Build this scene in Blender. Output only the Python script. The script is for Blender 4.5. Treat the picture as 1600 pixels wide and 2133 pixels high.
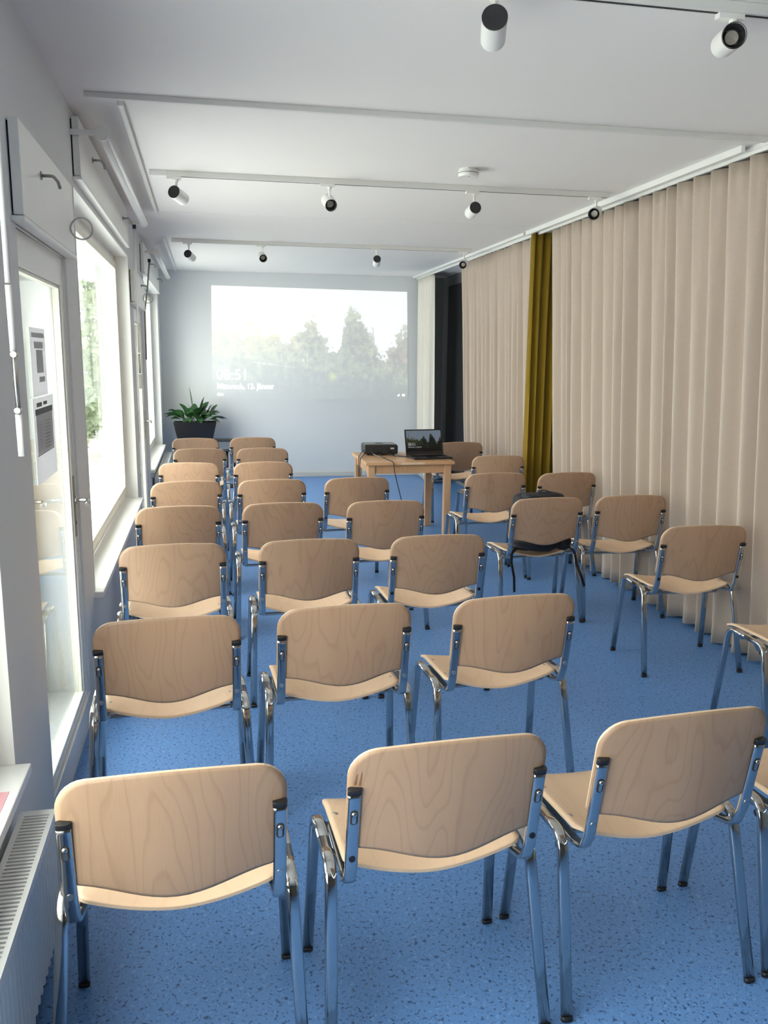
import bpy, bmesh, math, random
import numpy as np
from mathutils import Vector, Matrix

for o in list(bpy.data.objects): bpy.data.objects.remove(o)
sc = bpy.context.scene
col = sc.collection
random.seed(7)
PI = math.pi

# ------------------------------------------------------------------ camera
F_PX, YAW, PITCH, ROLL, CAM_H = 1741.6, 0.1964, 0.1840, 0.00973, 1.652
cy_, sy_ = math.cos(YAW), math.sin(YAW)
fwd = Vector((sy_*math.cos(PITCH), cy_*math.cos(PITCH), -math.sin(PITCH)))
rgt = Vector((cy_, -sy_, 0)); upv = rgt.cross(fwd)
cr_, sr_ = math.cos(ROLL), math.sin(ROLL)
rx, ux = cr_*rgt + sr_*upv, -sr_*rgt + cr_*upv
cam_d = bpy.data.cameras.new('camera'); cam = bpy.data.objects.new('camera', cam_d); col.objects.link(cam)
cam.matrix_world = Matrix(((rx.x, ux.x, -fwd.x, 0), (rx.y, ux.y, -fwd.y, 0), (rx.z, ux.z, -fwd.z, CAM_H), (0, 0, 0, 1)))
cam_d.sensor_fit = 'VERTICAL'; cam_d.sensor_height = 24.0; cam_d.lens = F_PX/2133*24.0
cam_d.clip_start = 0.02; cam_d.clip_end = 300
sc.camera = cam

# ------------------------------------------------------------------ world, light, exposure
sc.view_settings.view_transform = 'Standard'; sc.view_settings.look = 'None'
sc.view_settings.gamma = 1.0; sc.view_settings.use_curve_mapping = False
sc.view_settings.exposure = 0.98
w = bpy.data.worlds.new('overcast_sky'); sc.world = w; w.use_nodes = True
bg = w.node_tree.nodes['Background']; bg.inputs[0].default_value = (1.02, 0.985, 0.945, 1); bg.inputs[1].default_value = 4.2
try:
    sc.cycles.max_bounces = 10; sc.cycles.diffuse_bounces = 6; sc.cycles.glossy_bounces = 5
    sc.cycles.transparent_max_bounces = 12; sc.cycles.caustics_reflective = False; sc.cycles.caustics_refractive = False
    sc.cycles.use_denoising = True; sc.cycles.sample_clamp_indirect = 6.0
except Exception: pass

# ------------------------------------------------------------------ room figures
CEIL = 2.72; YB = 11.5; YN = -2.2; XR = 3.10
WX0, WK = -0.552, 0.014
def WL(s, d, z): return Vector((WX0 - WK*s + d, s, z))

WINDOWS = [(-0.9, 2.33), (4.12, 6.88), (8.55, 11.02)]
def portal(s0, s1, z0, z1):
    L = bpy.data.lights.new('window_daylight_portal', 'AREA'); L.shape = 'RECTANGLE'; L.size = s1-s0; L.size_y = z1-z0
    L.energy = 1.0; L.cycles.is_portal = True
    o = bpy.data.objects.new('window_daylight_portal', L); col.objects.link(o)
    o.location = WL((s0+s1)/2, -0.27, (z0+z1)/2)
    o.rotation_euler = (0, -PI/2, 0)   # -Z looks towards +X
    o.rotation_euler = Matrix(((0, 0, -1), (1, 0, 0), (0, -1, 0))).to_euler()
for a, b in WINDOWS: portal(a, b, 0.5, 2.38)
portal(2.9, 3.75, 0.2, 2.0); portal(7.35, 8.2, 0.2, 2.0)

# ------------------------------------------------------------------ materials
MATS = {}
def new_mat(name):
    m = bpy.data.materials.new(name); m.use_nodes = True; MATS[name] = m
    nt = m.node_tree; b = nt.nodes['Principled BSDF']; return m, nt, b
def mat(name, c, rough=0.5, metal=0.0, noise=0.0, nscale=20, bump=0.0, bscale=200, spec=0.5, coat=0.0):
    m, nt, b = new_mat(name)
    b.inputs['Base Color'].default_value = (*c, 1); b.inputs['Roughness'].default_value = rough
    b.inputs['Metallic'].default_value = metal; b.inputs['Specular IOR Level'].default_value = spec
    b.inputs['Coat Weight'].default_value = coat
    tc = nt.nodes.new('ShaderNodeTexCoord')
    if noise:
        n = nt.nodes.new('ShaderNodeTexNoise'); n.inputs['Scale'].default_value = nscale; n.inputs['Detail'].default_value = 4
        nt.links.new(tc.outputs['Object'], n.inputs['Vector'])
        mx = nt.nodes.new('ShaderNodeMix'); mx.data_type = 'RGBA'
        mx.inputs['A'].default_value = (*[x*(1-noise) for x in c], 1); mx.inputs['B'].default_value = (*[min(1, x*(1+noise)) for x in c], 1)
        nt.links.new(n.outputs['Fac'], mx.inputs['Factor']); nt.links.new(mx.outputs['Result'], b.inputs['Base Color'])
    if bump:
        n2 = nt.nodes.new('ShaderNodeTexNoise'); n2.inputs['Scale'].default_value = bscale; n2.inputs['Detail'].default_value = 3
        nt.links.new(tc.outputs['Object'], n2.inputs['Vector'])
        bp = nt.nodes.new('ShaderNodeBump'); bp.inputs['Strength'].default_value = bump; bp.inputs['Distance'].default_value = 0.002
        nt.links.new(n2.outputs['Fac'], bp.inputs['Height']); nt.links.new(bp.outputs['Normal'], b.inputs['Normal'])
    return m
M_wall = mat('wall_paint', (0.75, 0.768, 0.785), 0.95, noise=0.015, nscale=3, bump=0.15, bscale=160, spec=0.03)
M_ceil = mat('ceiling_paint', (0.83, 0.815, 0.80), 0.9, noise=0.012, nscale=2, bump=0.1, bscale=120, spec=0.2)
M_frame = mat('white_lacquer', (0.87, 0.87, 0.845), 0.35, noise=0.02, nscale=6)
M_cream = mat('cream_lacquer', (0.80, 0.78, 0.68), 0.4, noise=0.02, nscale=6)
M_trackm = mat('track_white', (0.74, 0.74, 0.72), 0.45, noise=0.01)
M_white = mat('white_plastic', (0.82, 0.82, 0.80), 0.4, noise=0.01)
M_rad = mat('radiator_enamel', (0.80, 0.80, 0.79), 0.4, noise=0.01)
M_dark = mat('dark_gap', (0.03, 0.03, 0.032), 0.8, noise=0.1)
M_black = mat('black_plastic', (0.018, 0.018, 0.02), 0.42, noise=0.1)
M_blackg = mat('black_gloss', (0.010, 0.010, 0.012), 0.25, noise=0.1)
M_steel = mat('brushed_steel', (0.55, 0.54, 0.52), 0.3, 1.0, noise=0.05, nscale=60)
M_hook = mat('zinc_hook', (0.34, 0.33, 0.31), 0.35, 0.9, noise=0.05)
M_fabric = mat('black_nylon', (0.012, 0.013, 0.018), 0.75, noise=0.25, nscale=40, bump=0.5, bscale=260)
M_panel = mat('black_board', (0.010, 0.011, 0.014), 0.6, noise=0.1)
M_sill = mat('sill_white', (0.90, 0.90, 0.88), 0.3, noise=0.01)
M_brass = mat('worn_brass_plate', (0.42, 0.39, 0.30), 0.4, 0.8, noise=0.2, nscale=50)
M_paper = mat('paper', (0.78, 0.78, 0.80), 0.8, noise=0.02)
nt_ = M_paper.node_tree; tl_ = nt_.nodes.new('ShaderNodeBsdfTranslucent'); tl_.inputs[0].default_value = (0.62, 0.62, 0.64, 1); ms_ = nt_.nodes.new('ShaderNodeMixShader'); ms_.inputs[0].default_value = 0.45
nt_.links.new(nt_.nodes['Principled BSDF'].outputs[0], ms_.inputs[1]); nt_.links.new(tl_.outputs[0], ms_.inputs[2]); nt_.links.new(ms_.outputs[0], nt_.nodes['Material Output'].inputs[0])
M_ink = mat('print_grey', (0.16, 0.16, 0.17), 0.8, noise=0.1)
M_inklight = mat('print_pale', (0.52, 0.53, 0.56), 0.8, noise=0.05)
M_pink = mat('pink_paper', (0.80, 0.42, 0.46), 0.8, noise=0.03)
M_soil = mat('soil', (0.05, 0.035, 0.025), 0.95, noise=0.4, nscale=80)
M_grnd = mat('pale_terrace', (0.80, 0.80, 0.79), 0.9, noise=0.06, nscale=4)
M_base = mat('baseboard_cream', (0.66, 0.65, 0.60), 0.5, noise=0.02)

def chrome():
    m, nt, b = new_mat('chrome')
    b.inputs['Base Color'].default_value = (0.56, 0.555, 0.545, 1); b.inputs['Metallic'].default_value = 1.0
    b.inputs['Roughness'].default_value = 0.09
    tc = nt.nodes.new('ShaderNodeTexCoord'); n = nt.nodes.new('ShaderNodeTexNoise'); n.inputs['Scale'].default_value = 35
    nt.links.new(tc.outputs['Object'], n.inputs['Vector'])
    mr = nt.nodes.new('ShaderNodeMapRange'); mr.inputs['To Min'].default_value = 0.06; mr.inputs['To Max'].default_value = 0.16
    nt.links.new(n.outputs['Fac'], mr.inputs['Value']); nt.links.new(mr.outputs['Result'], b.inputs['Roughness'])
    return m
M_chrome = chrome()

def ramp(nt, pts, interp='LINEAR'):
    r = nt.nodes.new('ShaderNodeValToRGB'); e = r.color_ramp.elements; r.color_ramp.interpolation = interp
    e[0].position, e[0].color = pts[0][0], (*pts[0][1], 1); e[1].position, e[1].color = pts[-1][0], (*pts[-1][1], 1)
    for p, c in pts[1:-1]:
        k = e.new(p); k.color = (*c, 1)
    return r
def math_n(nt, op, a, b=None):
    n = nt.nodes.new('ShaderNodeMath'); n.operation = op
    for i, v in enumerate((a, b)):
        if v is None: continue
        if isinstance(v, (int, float)): n.inputs[i].default_value = v
        else: nt.links.new(v, n.inputs[i])
    return n.outputs[0]

def glass():
    m = bpy.data.materials.new('window_glass'); m.use_nodes = True; nt = m.node_tree; nt.nodes.clear()
    out = nt.nodes.new('ShaderNodeOutputMaterial'); mx = nt.nodes.new('ShaderNodeMixShader')
    tr = nt.nodes.new('ShaderNodeBsdfTransparent'); tr.inputs[0].default_value = (0.93, 0.97, 0.95, 1)
    gl = nt.nodes.new('ShaderNodeBsdfGlossy'); gl.inputs['Roughness'].default_value = 0.0
    ge = nt.nodes.new('ShaderNodeNewGeometry'); dt = nt.nodes.new('ShaderNodeVectorMath'); dt.operation = 'DOT_PRODUCT'
    nt.links.new(ge.outputs['Normal'], dt.inputs[0]); nt.links.new(ge.outputs['Incoming'], dt.inputs[1])
    c = math_n(nt, 'ABSOLUTE', dt.outputs['Value']); g = math_n(nt, 'POWER', math_n(nt, 'SUBTRACT', 1.0, c), 5.0)
    fr = math_n(nt, 'ADD', math_n(nt, 'MULTIPLY', g, 0.96), 0.04)
    nt.links.new(fr, mx.inputs[0]); nt.links.new(tr.outputs[0], mx.inputs[1]); nt.links.new(gl.outputs[0], mx.inputs[2])
    nt.links.new(mx.outputs[0], out.inputs[0]); return m
M_glass = glass()

def beech(name, axis, c0, c1, rings=16.0, rough=0.38, use_rand=True):
    """beech veneer: plain-sawn figure along 'axis' ('Z' or 'Y'), different on every copy"""
    m, nt, b = new_mat(name)
    tc = nt.nodes.new('ShaderNodeTexCoord'); oi = nt.nodes.new('ShaderNodeObjectInfo')
    add = nt.nodes.new('ShaderNodeVectorMath'); add.operation = 'ADD'
    sh = nt.nodes.new('ShaderNodeCombineXYZ')
    for i, k in enumerate((37.0, 91.0, 53.0)):
        nt.links.new(math_n(nt, 'MULTIPLY', oi.outputs['Random'], k), sh.inputs[i])
    nt.links.new(tc.outputs['Object'], add.inputs[0])
    if use_rand: nt.links.new(sh.outputs[0], add.inputs[1])
    def scaled(sx, sl):
        mp = nt.nodes.new('ShaderNodeMapping'); mp.inputs['Scale'].default_value = (sx, sl, 1) if axis == 'Y' else (sx, 1, sl)
        if axis == 'Z': mp.inputs['Scale'].default_value = (sx, 0.5, sl)
        if axis == 'Y': mp.inputs['Scale'].default_value = (sx, sl, 0.5)
        nt.links.new(add.outputs[0], mp.inputs['Vector']); return mp.outputs[0]
    n1 = nt.nodes.new('ShaderNodeTexNoise'); n1.inputs['Scale'].default_value = 1.0; n1.inputs['Detail'].default_value = 2.0; n1.inputs['Roughness'].default_value = 0.35
    nt.links.new(scaled(6.5, 1.7), n1.inputs['Vector'])
    fr = math_n(nt, 'FRACT', math_n(nt, 'MULTIPLY', n1.outputs['Fac'], rings))
    r1 = ramp(nt, [(0.0, (0.1,)*3), (0.68, (0.12,)*3), (0.90, (1.0,)*3), (1.0, (0.1,)*3)])
    nt.links.new(fr, r1.inputs[0])
    n2 = nt.nodes.new('ShaderNodeTexNoise'); n2.inputs['Scale'].default_value = 1.0; n2.inputs['Detail'].default_value = 3.0
    nt.links.new(scaled(420, 22), n2.inputs['Vector'])
    n3 = nt.nodes.new('ShaderNodeTexNoise'); n3.inputs['Scale'].default_value = 1.0; n3.inputs['Detail'].default_value = 1.0
    nt.links.new(scaled(9, 0.8), n3.inputs['Vector'])
    f = math_n(nt, 'ADD', math_n(nt, 'MULTIPLY', r1.outputs[0], 0.25), math_n(nt, 'ADD', math_n(nt, 'MULTIPLY', n2.outputs['Fac'], 0.22), math_n(nt, 'MULTIPLY', n3.outputs['Fac'], 0.42)))
    f = math_n(nt, 'SUBTRACT', f, 0.08)
    mx = nt.nodes.new('ShaderNodeMix'); mx.data_type = 'RGBA'; mx.inputs['A'].default_value = (*c0, 1); mx.inputs['B'].default_value = (*c1, 1)
    nt.links.new(f, mx.inputs['Factor'])
    hs = nt.nodes.new('ShaderNodeHueSaturation')
    nt.links.new(math_n(nt, 'ADD', math_n(nt, 'MULTIPLY', oi.outputs['Random'], 0.14), 0.93), hs.inputs['Value'])
    nt.links.new(mx.outputs['Result'], hs.inputs['Color']); nt.links.new(hs.outputs[0], b.inputs['Base Color'])
    b.inputs['Roughness'].default_value = rough; b.inputs['Specular IOR Level'].default_value = 0.5
    bp = nt.nodes.new('ShaderNodeBump'); bp.inputs['Strength'].default_value = 0.08; bp.inputs['Distance'].default_value = 0.001
    nt.links.new(n2.outputs['Fac'], bp.inputs['Height']); nt.links.new(bp.outputs['Normal'], b.inputs['Normal'])
    return m
M_beech_shaded = beech('beech_veneer_shaded', 'Z', (0.50, 0.328, 0.215), (0.285, 0.170, 0.104), 15)  # same beech as the seats, darkened to paint in the shade on the backs
M_beech_lit = beech('beech_veneer_lit', 'Y', (0.78, 0.56, 0.385), (0.62, 0.42, 0.27), 10)  # same beech as the backs, lightened to paint in light from above
M_ply_edge = mat('plywood_edge', (0.72, 0.54, 0.38), 0.5, noise=0.12, nscale=90)
M_table = beech('table_beech', 'Y', (0.62, 0.37, 0.20), (0.46, 0.25, 0.12), 9, 0.35)
M_tableleg = beech('table_leg_beech', 'Z', (0.62, 0.38, 0.22), (0.46, 0.27, 0.14), 6, 0.35)

def lino():
    m, nt, b = new_mat('blue_speckled_linoleum')
    tc = nt.nodes.new('ShaderNodeTexCoord')
    def vor(scale, rot):
        mp = nt.nodes.new('ShaderNodeMapping'); mp.inputs['Rotation'].default_value = (0, 0, rot)
        nz = nt.nodes.new('ShaderNodeTexNoise'); nz.inputs['Scale'].default_value = scale*1.3; nz.inputs['Detail'].default_value = 2
        nt.links.new(tc.outputs['Object'], mp.inputs['Vector']); nt.links.new(mp.outputs[0], nz.inputs['Vector'])
        return nz.outputs['Fac']
    a = vor(62, 0.3); c = vor(95, 1.1); d = vor(55, 2.0); big = vor(1.2, 0)
    ra = ramp(nt, [(0.0, (1,)*3), (0.355, (1,)*3), (0.385, (0,)*3), (1.0, (0,)*3)]); nt.links.new(a, ra.inputs[0])
    rb = ramp(nt, [(0.0, (1,)*3), (0.36, (1,)*3), (0.40, (0,)*3), (1.0, (0,)*3)]); nt.links.new(c, rb.inputs[0])
    rd = ramp(nt, [(0.0, (0,)*3), (0.60, (0,)*3), (0.66, (1,)*3), (1.0, (1,)*3)]); nt.links.new(d, rd.inputs[0])
    def mixc(fac, A, B, k=1.0):
        mx = nt.nodes.new('ShaderNodeMix'); mx.data_type = 'RGBA'
        if isinstance(A, tuple): mx.inputs['A'].default_value = (*A, 1)
        else: nt.links.new(A, mx.inputs['A'])
        mx.inputs['B'].default_value = (*B, 1)
        nt.links.new(math_n(nt, 'MULTIPLY', fac, k), mx.inputs['Factor']); return mx.outputs['Result']
    x = mixc(big, (0.118, 0.275, 0.610), (0.138, 0.305, 0.650))
    x = mixc(rd.outputs[0], x, (0.21, 0.40, 0.74), 0.6)
    x = mixc(rb.outputs[0], x, (0.065, 0.145, 0.33), 0.75)
    x = mixc(ra.outputs[0], x, (0.035, 0.085, 0.22), 0.9)
    nt.links.new(x, b.inputs['Base Color']); b.inputs['Roughness'].default_value = 0.42; b.inputs['Specular IOR Level'].default_value = 0.45
    bp = nt.nodes.new('ShaderNodeBump'); bp.inputs['Strength'].default_value = 0.12; bp.inputs['Distance'].default_value = 0.001
    nt.links.new(c, bp.inputs['Height']); nt.links.new(bp.outputs['Normal'], b.inputs['Normal'])
    return m
M_floor = lino()

def cloth(name, c, rough=0.9, weave=700):
    m, nt, b = new_mat(name)
    tc = nt.nodes.new('ShaderNodeTexCoord')
    mp = nt.nodes.new('ShaderNodeMapping'); mp.inputs['Scale'].default_value = (1, 1, 0.12); nt.links.new(tc.outputs['Object'], mp.inputs['Vector'])
    n = nt.nodes.new('ShaderNodeTexNoise'); n.inputs['Scale'].default_value = weave; n.inputs['Detail'].default_value = 2; nt.links.new(mp.outputs[0], n.inputs['Vector'])
    mp2 = nt.nodes.new('ShaderNodeMapping'); mp2.inputs['Scale'].default_value = (0.1, 0.1, 1); nt.links.new(tc.outputs['Object'], mp2.inputs['Vector'])
    n2 = nt.nodes.new('ShaderNodeTexNoise'); n2.inputs['Scale'].default_value = weave*0.6; n2.inputs['Detail'].default_value = 2; nt.links.new(mp2.outputs[0], n2.inputs['Vector'])
    s = math_n(nt, 'MULTIPLY', math_n(nt, 'ADD', n.outputs['Fac'], n2.outputs['Fac']), 0.5)
    mx = nt.nodes.new('ShaderNodeMix'); mx.data_type = 'RGBA'
    mx.inputs['A'].default_value = (*[x*0.86 for x in c], 1); mx.inputs['B'].default_value = (*[min(1, x*1.14) for x in c], 1)
    nt.links.new(s, mx.inputs['Factor']); nt.links.new(mx.outputs['Result'], b.inputs['Base Color'])
    b.inputs['Roughness'].default_value = rough; b.inputs['Specular IOR Level'].default_value = 0.15
    b.inputs['Sheen Weight'].default_value = 0.15
    bp = nt.nodes.new('ShaderNodeBump'); bp.inputs['Strength'].default_value = 0.25; bp.inputs['Distance'].default_value = 0.001
    nt.links.new(s, bp.inputs['Height']); nt.links.new(bp.outputs['Normal'], b.inputs['Normal'])
    return m
M_linen = cloth('beige_linen', (0.515, 0.43, 0.36))
M_linenw = cloth('pale_linen', (0.76, 0.72, 0.64))
M_mustard = cloth('mustard_velvet', (0.24, 0.152, 0.014))

def leafm():
    m, nt, b = new_mat('leaf_green')
    tc = nt.nodes.new('ShaderNodeTexCoord'); oi = nt.nodes.new('ShaderNodeObjectInfo')
    n = nt.nodes.new('ShaderNodeTexNoise'); n.inputs['Scale'].default_value = 25; nt.links.new(tc.outputs['Object'], n.inputs['Vector'])
    f = math_n(nt, 'ADD', math_n(nt, 'MULTIPLY', n.outputs['Fac'], 0.5), math_n(nt, 'MULTIPLY', oi.outputs['Random'], 0.5))
    r = ramp(nt, [(0.1, (0.012, 0.045, 0.014)), (0.6, (0.03, 0.095, 0.028)), (1.0, (0.06, 0.16, 0.05))]); nt.links.new(f, r.inputs[0])
    nt.links.new(r.outputs[0], b.inputs['Base Color']); b.inputs['Roughness'].default_value = 0.3
    return m
M_leaf = leafm()

# ------------------------------------------------------------------ mesh helpers
def tag(o, label=None, cat=None, group=None, kind=None):
    if label: o['label'] = label
    if cat: o['category'] = cat
    if group: o['group'] = group
    if kind: o['kind'] = kind
    return o
def empty(name, loc=(0, 0, 0), rz=0.0):
    o = bpy.data.objects.new(name, None); col.objects.link(o); o.location = loc; o.rotation_euler = (0, 0, rz)
    o.empty_display_size = 0.05; return o
class MB:
    def __init__(s): s.v = []; s.f = []; s.mi = []; s.sm = []
    def add(s, vs, fs, mi=0, smooth=False):
        b = len(s.v); s.v += [tuple(x) for x in vs]
        for f in fs: s.f.append(tuple(b+i for i in f)); s.mi.append(mi); s.sm.append(smooth)
        return s
    def box(s, x0, x1, y0, y1, z0, z1, mi=0, T=None):
        vs = [(x, y, z) for x in (x0, x1) for y in (y0, y1) for z in (z0, z1)]
        if T: vs = [T(*v) for v in vs]
        return s.add(vs, [(0, 1, 3, 2), (4, 6, 7, 5), (0, 4, 5, 1), (2, 3, 7, 6), (0, 2, 6, 4), (1, 5, 7, 3)], mi)
    def lbox(s, s0, s1, d0, d1, z0, z1, mi=0):     # box in left-wall coordinates
        return s.box(d0, d1, s0, s1, z0, z1, mi, T=lambda d, y, z: WL(y, d, z))
    def tube(s, pts, rw, rn=None, ref=(1, 0, 0), n=12, mi=0, cap=True, power=2.0):
        pts = [Vector(p) for p in pts]; rn = rn or rw; ref = Vector(ref); rings = []
        for i, p in enumerate(pts):
            t = (pts[min(i+1, len(pts)-1)] - pts[max(i-1, 0)]).normalized()
            a = (ref - ref.dot(t)*t).normalized(); c = a.cross(t)
            R = []
            for k in range(n):
                th = 2*PI*k/n; ct, st = math.cos(th), math.sin(th)
                e = 2.0/power
                R.append(p + a*rw*math.copysign(abs(ct)**e, ct) + c*rn*math.copysign(abs(st)**e, st))
            rings.append(R)
        vs = [v for R in rings for v in R]; fs = []
        for i in range(len(rings)-1):
            for k in range(n):
                fs.append((i*n+k, i*n+(k+1) % n, (i+1)*n+(k+1) % n, (i+1)*n+k))
        s.add(vs, fs, mi, True)
        if cap:
            b = len(s.v)-len(vs); s.f.append(tuple(b+k for k in range(n))[::-1]); s.mi.append(mi); s.sm.append(False)
            q = b+(len(rings)-1)*n; s.f.append(tuple(q+k for k in range(n))); s.mi.append(mi); s.sm.append(False)
        return s
    def cyl(s, p0, p1, r0, r1=None, n=20, mi=0, cap=True):
        p0, p1 = Vector(p0), Vector(p1); r1 = r0 if r1 is None else r1
        t = (p1-p0).normalized(); ref = Vector((0, 0, 1)) if abs(t.z) < 0.9 else Vector((1, 0, 0))
        a = (ref-ref.dot(t)*t).normalized(); c = a.cross(t)
        vs = []
        for p, r in ((p0, r0), (p1, r1)):
            vs += [p + (a*math.cos(2*PI*k/n)+c*math.sin(2*PI*k/n))*r for k in range(n)]
        s.add(vs, [(k, (k+1) % n, n+(k+1) % n, n+k) for k in range(n)], mi, True)
        if cap:
            b = len(s.v)-2*n
            s.f += [tuple(b+k for k in range(n))[::-1], tuple(b+n+k for k in range(n))]; s.mi += [mi, mi]; s.sm += [False, False]
        return s
    def sphere(s, c, rx, ry=None, rz=None, n=14, m=8, mi=0, deform=None):
        ry = ry or rx; rz = rz or rx; vs = []
        for j in range(m+1):
            ph = PI*j/m
            for k in range(n):
                th = 2*PI*k/n
                q = Vector((c[0]+rx*math.sin(ph)*math.cos(th), c[1]+ry*math.sin(ph)*math.sin(th), c[2]+rz*math.cos(ph)))
                vs.append(deform(q) if deform else q)
        fs = [(j*n+k, (j+1)*n+k, (j+1)*n+(k+1) % n, j*n+(k+1) % n) for j in range(m) for k in range(n)]
        return s.add(vs, fs, mi, True)
    def mesh(s, name, mats, bevel=0.0, seg=2, weld=True):
        me = bpy.data.meshes.new(name)
        me.from_pydata([tuple(v) for v in s.v], [], s.f)
        for m in (mats if isinstance(mats, (list, tuple)) else [mats]): me.materials.append(m)
        me.polygons.foreach_set('material_index', s.mi); me.polygons.foreach_set('use_smooth', s.sm)
        bm = bmesh.new(); bm.from_mesh(me)
        if weld: bmesh.ops.remove_doubles(bm, verts=bm.verts, dist=1e-6)
        bmesh.ops.recalc_face_normals(bm, faces=bm.faces)
        if bevel:
            ed = [e for e in bm.edges if len(e.link_faces) == 2 and e.calc_face_angle(0) > 0.6]
            bmesh.ops.bevel(bm, geom=ed, offset=bevel, segments=seg, affect='EDGES', profile=0.5, clamp_overlap=True)
        bm.to_mesh(me); bm.free(); me.update(); return me
    def build(s, name, mats, parent=None, bevel=0.0, seg=2, weld=True):
        return obj(name, s.mesh(name, mats, bevel, seg, weld), parent)
def obj(name, me, parent=None):
    o = bpy.data.objects.new(name, me); col.objects.link(o)
    if parent is not None:
        o.parent = parent; o.matrix_parent_inverse = parent_inv(parent)
    return o
def parent_inv(p):
    m = Matrix.Identity(4); q = p; chain = []
    while q is not None: chain.append(q); q = q.parent
    M = Matrix.Identity(4)
    for q in reversed(chain):
        L = Matrix.Translation(q.location) @ q.rotation_euler.to_matrix().to_4x4()
        M = M @ (q.matrix_parent_inverse @ L if q.parent else L)
    return M.inverted()
def local(o):       # child mesh already in parent's local coordinates
    o.matrix_parent_inverse = Matrix.Identity(4); return o
def copy_tree(o, parent=None):
    c = o.copy(); col.objects.link(c)
    if parent is not None: c.parent = parent; c.matrix_parent_inverse = o.matrix_parent_inverse.copy()
    for ch in KIDS.get(o.name, []): copy_tree(ch, c)
    return c
KIDS = {}
def index_children():
    KIDS.clear()
    for o in bpy.data.objects:
        if o.parent: KIDS.setdefault(o.parent.name, []).append(o)
def arc(c, r, a0, a1, n, plane='yz', x=0.0):
    out = []
    for i in range(n+1):
        a = a0+(a1-a0)*i/n; out.append((x, c[0]+r*math.cos(a), c[1]+r*math.sin(a)))
    return out
def round_path(P, r, n=6):
    """polyline with rounded corners"""
    P = [Vector(p) for p in P]; out = [P[0]]
    for i in range(1, len(P)-1):
        a, b, c = P[i-1], P[i], P[i+1]
        u, v = (a-b).normalized(), (c-b).normalized(); rr = r[i-1] if isinstance(r, (list, tuple)) else r
        ang = u.angle(v); L = min(rr/math.tan(ang/2), (a-b).length*0.49, (c-b).length*0.49)
        p0, p1 = b+u*L, b+v*L
        for k in range(n+1):
            t = k/n; out.append((1-t)**2*p0+2*t*(1-t)*b+t*t*p1)
    out.append(P[-1]); return out

# ------------------------------------------------------------------ SETTING
def structure(o, label=None): return tag(o, label, kind='structure')
structure(MB().box(-1.2, XR+0.15, YN-0.15, YB+0.15, -0.12, 0).build('floor', M_floor), 'blue speckled linoleum floor of the whole room')
structure(MB().box(-1.2, XR+0.15, YN-0.15, YB+0.15, CEIL, CEIL+0.15).build('ceiling', M_ceil), 'plain white ceiling above the rows of chairs')
M_niche_shade = mat('niche_shade_grey', (0.20, 0.21, 0.21), 0.9, noise=0.03, spec=0.1)  # shade of the curtained niche painted into the wall colour
structure(MB().box(2.80, XR+0.15, YB, YB+0.15, 0, CEIL).build('wall_niche', M_niche_shade), 'end of the niche behind the curtains, painted dark for shade')
structure(MB().box(-1.2, 2.80, YB, YB+0.15, 0, CEIL).build('wall_back', M_wall), 'pale grey end wall carrying the projected picture')
structure(MB().box(-1.2, XR+0.15, YN-0.15, YN, 0, CEIL).build('wall_front', mat('taupe_paint', (0.12, 0.105, 0.095), 0.8, noise=0.02)), 'dark wall behind the viewpoint')
structure(MB().box(XR, XR+0.15, YN, YB, 0, CEIL).build('wall_right', M_niche_shade), 'side wall hidden behind the long curtains, painted dark for shade')
# left wall: cells between openings
ops = [(WINDOWS[0][0], WINDOWS[0][1], 0.49, 2.385), (2.84, 3.80, 0.13, 2.06), (WINDOWS[1][0], WINDOWS[1][1], 0.49, 2.385),
       (7.28, 8.26, 0.13, 2.06), (WINDOWS[2][0], WINDOWS[2][1], 0.49, 2.385)]
mb = MB(); s_prev = YN
for a, b, z0, z1 in ops:
    mb.lbox(s_prev, a, -0.24, 0, 0, CEIL); mb.lbox(a, b, -0.24, 0, 0, z0); mb.lbox(a, b, -0.24, 0, z1, CEIL); s_prev = b
mb.lbox(s_prev, YB, -0.24, 0, 0, CEIL)
structure(mb.build('wall_left', M_wall, weld=False), 'pale wall on the left with three windows and two doors')
structure(MB().box(-0.69, XR, YB-0.016, YB, 0, 0.065).build('baseboard_back', M_base, bevel=0.004), 'low cream baseboard along the end wall')
mb = MB()
for a, b in ((YN, 2.84), (3.80, 7.28), (8.26, YB-0.02)): mb.lbox(a, b, 0.0, 0.012, 0, 0.06)
structure(mb.build('baseboard_left', M_base, bevel=0.003), 'low baseboard under the windows')
structure(MB().box(-0.60, 2.60, 6.86, 6.89, CEIL-0.002, CEIL).build('trim_1', M_ceil), 'thin joint strip across the ceiling before the last lamp track')

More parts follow.
